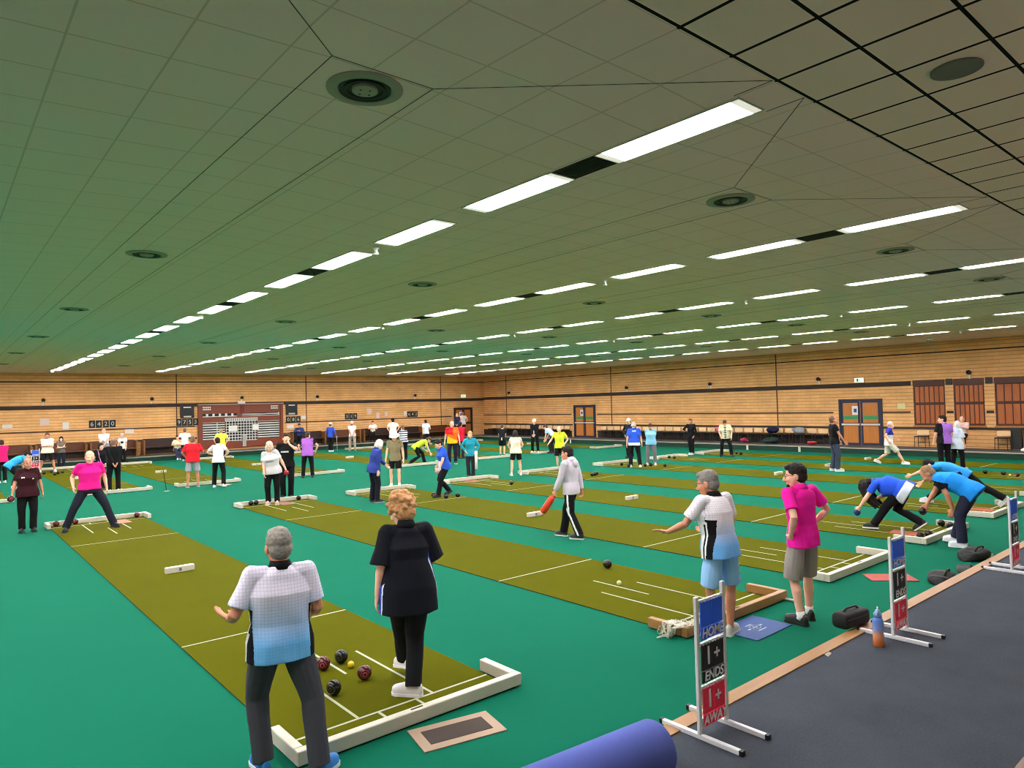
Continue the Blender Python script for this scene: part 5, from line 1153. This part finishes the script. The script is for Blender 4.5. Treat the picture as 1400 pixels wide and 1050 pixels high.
    P('white-haired person in pale blue top beside the purple shirt', (1309, 642), h=1.58, fa=-40, sex='f', lean=5, fat=1.2, head=(20, 0), feet=[(.14, .1, -6, 0), (-.1, -.1, 6, 0)], hands=((.2, .15, .8), (-.22, .05, .8)), top=('loose', '#b9c6d6'), bot=('trousers', '#15141a'), hair=('bob', '#dcd3ce'), sk='b', shoes=('#dcd6d6', '#ececec'))
    P('person in blue shirt with white hem, bald, seen from behind among the bowls', (868, 639), h=1.70, fa=4, lean=2, fat=1.28, head=(6, 0), feet=[(.20, -.02, -10, 0), (-.15, .0, 8, 0)], hands=((.30, .05, .82), (-.28, .05, .82)), top=('polo', '#2545a8'), topmats=[cloth('#2545a8'), cloth('#c5c9d8')], paint=lambda c, k: ((c[:, 2] < .93) | ((np.abs(c[:, 2]-1.36) < .022) & (np.abs(c[:, 0]) < .07))).astype(int), bot=('trousers', '#141317'), hair=('bald', '#d8cfc4'), sk='b', shoes=('#d8cfca', '#ebe9e6'), sleeve=.8)
    P('man in light blue top and grey trousers looking down beside the blue shirt', (891, 636), h=1.62, fa=176, lean=10, fat=1.25, head=(30, 0), feet=[(.16, 0, -8, 0), (-.15, .04, 8, 0)], hands=BEHIND, hints=BEHIND_H, top=('tee', '#77aed0'), bot=('trousers', '#5d5a62'), hair=('short', '#3a2520'), sk='c', shoes=('#d5d3cd', '#e9e8e5'))
    P('person in cream cap and dark clothes behind the blue shirt with white hem', (862, 626), h=1.72, fa=150, hands=HIPS, hints=HIPS_H, head=(4, 0), top=('long', '#26262e'), bot=('trousers', '#1b1b1f'), hair=('cap', '#3a2c24', '#d9d2c6'), sk='b', shoes=('#18181a', '#2c2c2e'))
    P('person in lime yellow polo and black shorts with arm held out', (766, 640), h=1.60, fa=170, lean=1, fat=1.18, head=(4, 0), feet=[(.11, 0, -8, 0), (-.13, .0, 8, 0)], hands=((.42, .20, 1.02), (-.22, .1, .98)), hints=((.4, -.6, -.6), (-1, -.5, 0)), top=('polo', '#bcd22a'), bot=('shorts', '#121214'), hair=('thin', '#b9a898'), sk='b', shoes=('#161618', '#d8d8d8'), shlen=1.0)
    P('bending person in pale blue T-shirt behind the lime yellow polo', (755, 620), h=1.66, fa=60, lean=48, pelvis_lean=.7, head=(40, 0), pz=.9, off=(0, -.1), hands=((.15, .4, .7), (-.15, .35, .6)), top=('tee', '#a9c4dc'), bot=('trousers', '#2b2426'), hair=('short', '#4a352b'), sk='b', shoes=('#1b1b1d', '#2e2e30'))
    P('person in black outfit with white cap standing at a far fender', (732, 619.5), h=1.68, fa=165, head=(6, 0), feet=[(.15, 0, -8, 0), (-.15, .0, 8, 0)], hands=FRONT, hints=FRONT_H, top=('long', '#17151c'), topmats=[cloth('#17151c'), cloth('#b2b2ba')], paint=lambda c, k: ((np.abs(c[:, 0]-.02) < .02) & (c[:, 2] < 1.15)).astype(int), bot=('trousers', '#121215'), hair=('cap', '#3a2c26', '#e0d8cc'), sk='b', shoes=('#e2e2e2', '#efefef'))
    P('woman in cream sleeveless top and black shorts seen from behind', (706, 650), h=1.56, fa=8, sex='f', lean=3, fat=1.3, head=(6, 0), feet=[(.18, 0, -6, 0), (-.18, .0, 6, 0)], hands=((.17, .20, .98), (-.17, .20, .98)), hints=HIPS_H, top=('tee', '#cbb6a4'), bot=('shorts', '#111113'), hair=('bob', '#2c2623'), sk='b', shoes=('#dddad6', '#eeedeb'), shlen=.75, sleeve=.3)
    P('person in black sports shirt and shorts with a white stripe near the right wall', (687, 624), h=1.52, fa=-10, lean=8, head=(34, 0), hands=FRONT, hints=FRONT_H, top=('tee', '#1d1d22'), topmats=[cloth('#1d1d22'), cloth('#bdbdc2')], paint=lambda c, k: ((np.abs(c[:, 0]) < .03) & (c[:, 2] < 1.0)).astype(int), bot=('shorts', '#141417'), hair=('short', '#4b4543'), sk='b', shoes=('#2a2a2e', '#8a8a8e'))
    P('tall person in black with a pale bag standing far right by the ditch', (946, 621.5), h=1.62, fa=150, head=(2, 0), feet=[(.05, 0, -4, 0), (-.05, .0, 4, 0)], hands=((.15, .22, 1.16), (-.2, .1, .9)), hints=HIPS_H, top=('long', '#14141a'), bot=('trousers', '#121216'), hair=('short', '#6a5548'), sk='c', shoes=('#dededf', '#efefef'))
    P('man in cream patterned shirt and black trousers bending near the right wall', (993, 624), h=1.66, fa=176, lean=26, pelvis_lean=.6, fat=1.25, head=(40, 0), feet=[(.20, 0, -14, 0), (-.24, .04, 14, 0)], hands=((.2, .3, .9), (-.26, .22, .86)), top=('tee', '#cfc6ad'), topmats=[cloth('#cfc6ad'), cloth('#5d584c')], paint=lambda c, k: ((c[:, 1] > .1) & (np.abs(c[:, 0]) < .03+.03*np.sin(c[:, 2]*60))).astype(int), bot=('trousers', '#15161a'), hair=('short', '#4a3a30'), sk='b', shoes=('#1a1a1d', '#2c2c2e'), sleeve=.75)
    P('person sitting under the middle shutter in a pinkish top with arms folded', None, loc=(31.2, 9.45), z=BZ, h=1.66, fa=165, lean=-2, head=(4, 0), fat=1.1, pz=.62, feet=[(.12, .40, -8, 0), (-.12, .40, 8, 0)], knees=((.2, 1, .6), (-.2, 1, .6)), hands=((.02, .28, .98), (-.02, .30, .96)), hints=CROSS_H, top=('long', '#c4a29a'), bot=('trousers', '#1e1c22'), hair=('thin', '#8c6f60'), sk='b', shoes=('#161618', '#2c2c2e'))
    # ---- far wall ------------------------------------------------------------------------------------------------
    P('person in lime shirt and black trousers stooping to roll a bowl at a red mat', (572, 636), h=1.70, fa=-80, lean=68, pelvis_lean=.7, head=(58, 0), pz=.80, off=(0, -.1), feet=[(.12, -.34, 0, 26), (-.12, .30, 0, 0)], hands=((.10, .60, .26), (-.14, .35, .6)), hdirs=((0, .3, -.95), None), top=('polo', '#a9bd2e'), bot=('trousers', '#141416'), hair=('short', '#5a3a2c'), sk='b', shoes=('#1a1a1c', '#2c2c2e'))
    P('person in navy and white striped shirt behind the khaki polo', (553, 628), h=1.60, fa=30, lean=10, fat=1.2, head=(12, 0), hands=FRONT, hints=FRONT_H, top=('tee', '#c9c8cf'), topmats=[cloth('#cfced4'), cloth('#23284a')], paint=lambda c, k: ((c[:, 2]*9) % 1 > .5).astype(int), bot=('trousers', '#141318'), hair=('short', '#7a5a46'), sk='b', shoes=('#16161a', '#2c2c2e'))
    P('man in plain white shirt and dark cap with back turned at the far wall', (538, 614), h=1.80, fa=12, fat=1.2, head=(4, 0), hands=HIPS, hints=HIPS_H, top=('polo', '#d3cfc8'), bot=('trousers', '#1c1a1d'), hair=('cap', '#2b2320', '#23222a'), sk='b', shoes=('#1a1a1c', '#2c2c2e'))
    P('person in light grey T-shirt standing before the dark benches at the far wall', (583, 612), h=1.66, fa=20, fat=1.05, lean=4, head=(10, 0), hands=((.18, .2, 1.1), (-.2, .05, .9)), top=('tee', '#aab1b8'), bot=('trousers', '#1a1a1c'), hair=('short', '#2b211d'), sk='b', shoes=('#cfcfcf', '#e4e4e4'))
    P('person in white waistcoat-style top sitting at the far wall', None, loc=(22.3, 40.75), z=BZ, h=1.62, fa=175, pz=.69, feet=[(.10, .38, -8, 0), (-.10, .38, 8, 0)], knees=((.1, 1, .6), (-.1, 1, .6)), hands=FRONT, hints=FRONT_H, head=(8, 0), top=('tee', '#c6c2c4'), bot=('trousers', '#191819'), hair=('short', '#3a2a24'), sk='b', shoes=('#161618', '#2c2c2e'))
    P('man in white T-shirt and beige trousers with hands clasped at the far wall', (482, 616), h=1.70, fa=174, fat=1.15, head=(8, 0), feet=[(.15, 0, -8, 0), (-.15, .0, 8, 0)], hands=FRONT, hints=FRONT_H, top=('polo', '#d8d0cf'), bot=('trousers', '#85776c'), hair=('cap', '#5a4238', '#b59a92'), sk='c', shoes=('#8f7f72', '#b5aaa0'))
    wc = P('person in blue top and white cap standing with a pale walking stick', (452, 617.5), h=1.66, fa=-30, head=(8, 0), feet=[(.07, 0, -4, 0), (-.07, .0, 4, 0)], hands=((.3, .2, .85), (-.15, .2, 1.0)), top=('long', '#27409a'), bot=('trousers', '#131318'), hair=('cap', '#6b6460', '#dcd6d0'), sk='b', shoes=('#d9d9dc', '#ebebed'))
    P('man in dark blue jacket sitting at the far wall beyond the purple shirt', None, loc=(17.3, 40.8), z=BZ, h=1.70, fa=172, pz=.64, feet=[(.12, .38, -8, 0), (-.12, .38, 8, 0)], knees=((.1, 1, .6), (-.1, 1, .6)), hands=FRONT, hints=FRONT_H, head=(6, 0), top=('jacket', '#25345e'), bot=('trousers', '#1b1b20'), hair=('short', '#3b2c26'), sk='c', shoes=('#161618', '#2c2c2e'))
    P('person in yellow top standing behind the white T-shirt before the score cabinet', (303, 634), h=1.66, fa=10, fat=1.1, head=(12, 0), hands=HIPS, hints=HIPS_H, top=('tee', '#c2c23c'), bot=('trousers', '#1a1a1d'), hair=('short', '#a5906e'), sk='b', shoes=('#cccccc', '#e4e4e4'))
    P('person in white shirt standing behind the man in red', (253, 630), h=1.66, fa=-15, fat=1.05, head=(10, 0), hands=HIPS, hints=HIPS_H, top=('tee', '#ccc7c5'), bot=('trousers', '#2a2628'), hair=('short', '#6b5648'), sk='b', shoes=('#cccccc', '#e4e4e4'))
    P('woman in beige top and blue jeans sitting on the far bank', None, loc=(10.05, 39.62), z=BZ*0, h=1.62, fa=188, sex='f', fat=1.15, lean=8, head=(4, 0), pz=.62, feet=[(.05, .42, -8, 0), (-.06, .36, 8, 0)], knees=((.2, 1, .6), (-.2, 1, .6)), hands=((.1, .3, .82), (-.08, .32, .82)), hints=FRONT_H, top=('tee', '#bfae8c'), bot=('trousers', '#2b3350'), hair=('short', '#4b3528'), sk='b', shoes=('#ccc0b6', '#e4dfda'))
    P('man in white and grey shirt standing behind the man in black at the far wall', (143, 635), h=1.78, fa=160, fat=1.2, head=(6, 0), hands=FRONT, hints=FRONT_H, top=('polo', '#cfcdd2'), topmats=[cloth('#d6d3d6'), cloth('#77747c')], paint=lambda c, k: (c[:, 2]+.8*np.abs(c[:, 0]) < 1.16).astype(int), bot=('trousers', '#201e22'), hair=('thin', '#b2998a'), sk='b', shoes=('#16161a', '#2c2c2e'))
    P('person in white top with a dark chest print stooping by the far left bench', (168, 633.5), h=1.52, fa=170, sex='f', lean=12, head=(24, 0), hands=((.24, .2, .75), (-.2, .2, .7)), top=('tee', '#dcd5d3'), topmats=[cloth('#dcd5d3'), cloth('#2a2730')], paint=lambda c, k: ((c[:, 1] > .1) & (np.abs(c[:, 0]) < .07) & (np.abs(c[:, 2]-1.2) < .06)).astype(int), bot=('trousers', '#17161a'), hair=('bob', '#cfc3bb'), sk='b', shoes=('#16161a', '#2c2c2e'))
    P('big man in white T-shirt and black shorts with arms folded at the far left wall', (65, 645.5), h=1.74, fa=178, fat=1.4, head=(6, 0), feet=[(.26, 0, -14, 0), (-.26, .0, 14, 0)], hands=CROSS, hints=CROSS_H, top=('tee', '#e2d9cf'), bot=('shorts', '#1a1a1f'), hair=('short', '#6b5046'), sk='c', shoes=('#dcdce0', '#efefef'), shlen=.95, sleeve=.8)
    P('dark-haired person in grey top and navy trousers beside the man with folded arms', (84, 640), h=1.48, fa=176, sex='f', head=(8, 0), hands=CROSS, hints=CROSS_H, top=('tee', '#5d5550'), bot=('trousers', '#1e2230'), hair=('bob', '#1e1714'), sk='b', shoes=('#16161a', '#2c2c2e'))
    P('person in white and pink top leaving by the far corner door', None, loc=(29.3, 40.3), z=BZ, h=1.74, fa=20, fat=1.1, head=(4, 0), hands=HIPS, hints=HIPS_H, top=('tee', '#d8c6c6'), bot=('trousers', '#18181b'), hair=('short', '#a07a68'), sk='b', shoes=('#cccccc', '#e4e4e4'))
    P('blonde person in navy jacket next to the far corner door', None, loc=(28.55, 39.95), z=BZ, h=1.66, fa=170, sex='f', head=(4, 0), hands=FRONT, hints=FRONT_H, top=('jacket', '#23284a'), bot=('trousers', '#17161b'), hair=('bob', '#d8bf8c'), sk='b', shoes=('#16161a', '#2c2c2e'))
    # ---- things held -----------------------------------------------------------------------------------------------
    def held_bowl(w, k, off, c, lab, d=.06):
        p = w['w'](w['wrist'][k]+np.asarray(off))
        o = bpy.data.objects.new('bowl', bpy.data.meshes['bowl_'+c]); COL.objects.link(o); o.location = p; tag(o, lab, 'bowl')
    b = w8['w'](w8['hand'][1]+np.array([-.0, .02, -.03])); e = empty('bowls_carrier', b, w8['rz'], 'orange-red bowls carrier hanging from the hooded boy\'s left hand', 'bag')
    m = MB(); d = unit([-.12, .42, -.62]); up = np.array([1.0, 0, 0]); m.tube([d*.02, d*.05, d*.12, d*.26, d*.36, d*.385], [.03, .055, .062, .064, .06, .045], 16, up=up); m.build('carrier_body', mat('orange_nylon', '#e2401c', .6, var=.15, vscale=8, bump=.4, bscale=25), e, True)
    MB().tube([d*.385, d*.41, d*.425], [.052, .05, .02], 14, up=up).build('end_tag', mat('cream_nylon', '#e6c9a8', .6), e, True)
    MB().tube([d*.06+np.array([0, .04, .03]), np.array([0, .0, .035]), np.array([.0, -.03, .02]), d*.05+np.array([0, -.05, -.01])], .007, 6).build('strap', mat('strap_red', '#b0301a', .7), e, True)
    p = wt['w'](np.array([-.20, .17, .30])); o = MB().tube([(0, 0, 0), (0, 0, .25), (0, 0, .62)], [.05, .052, .05], 14).build('towel_roll', mat('towel_white', '#dcd8d6', .9, bump=.4, bscale=60), None, True, loc=p); tag(o, 'long white rolled towel beside the teal jacket', 'towel')
    a = wc['wrist'][0]+np.array([.0, .05, -.02]); b = wc['w'](a); o = MB().tube([(0, 0, 0), (.03, .0, -b[2]+.02)], .014, 8).tube([(-.06, 0, .01), (.07, 0, .01)], .016, 8).build('walking_stick', mat('stick_pale', '#c9c2b8', .5), None, True, loc=b); tag(o, 'pale walking stick held by the person in the white cap', 'stick')
    return w5, w6, wm, wg, wb
def lights_and_world():
    w = bpy.data.worlds.new('world'); scene.world = w; w.use_nodes = True; w.node_tree.nodes['Background'].inputs[0].default_value = (.6, .7, .65, 1); w.node_tree.nodes['Background'].inputs[1].default_value = .05
    scene.view_settings.view_transform = 'Standard'; scene.view_settings.look = 'None'; scene.view_settings.gamma = 1; scene.view_settings.exposure = EXPO; scene.view_settings.use_curve_mapping = False
    c = scene.cycles; c.max_bounces = 7; c.diffuse_bounces = 5; c.glossy_bounces = 3; c.use_denoising = True; c.pixel_filter_type = 'BOX'; c.filter_width = 1.0; c.sample_clamp_indirect = 6
    try: c.denoiser = 'OPENIMAGEDENOISE'; c.use_light_tree = True
    except Exception: pass
EXPO = 0.0
make_camera(); hall(); fixtures(); mats_and_fenders(); bowls()
for k_ in ('black', 'maroon', 'blue', 'navy'): pass
import time as _t; _t0 = _t.time()
stands(); near_props(); chairs_and_benches(); wall_display()
print('props', _t.time()-_t0)
w5, w6, wm, wg, wb = crowd(); print('crowd', _t.time()-_t0); run_jobs(); print('jobs', _t.time()-_t0)
def held(w, k, off, key, lab):
    p = w['w'](w['wrist'][k]+np.asarray(off)); src = [o for o in bpy.data.objects if o.name.startswith('bowl') and o.type == 'MESH' and o.data.materials]
    me_ = [b for b in bpy.data.materials if b.name == 'bowl_'+key][0]; src = [src[0]][0]; me2 = src.data.copy(); me2.materials.clear(); me2.materials.append(me_)
    o = bpy.data.objects.new('bowl', me2); COL.objects.link(o); o.location = p; tag(o, lab, 'bowl')
held(w5, 1, (.03, .055, -.105), 'blue', 'blue bowl in the crouching long-haired woman\'s hand'); held(w6, 0, (-.02, .06, -.12), 'black', 'black bowl held by the bending man in azure')
held(wm, 0, (.03, .07, -.09), 'maroon', 'maroon bowl in the hand of the person in the dark maroon polo'); held(wg, 1, (-.03, .07, -.10), 'red', 'bright red bowl held by the woman in the pale grey T-shirt'); held(wb, 1, (.0, .09, -.10), 'pale', 'pale bowl in the hand of the blue and white walker')
lights_and_world()
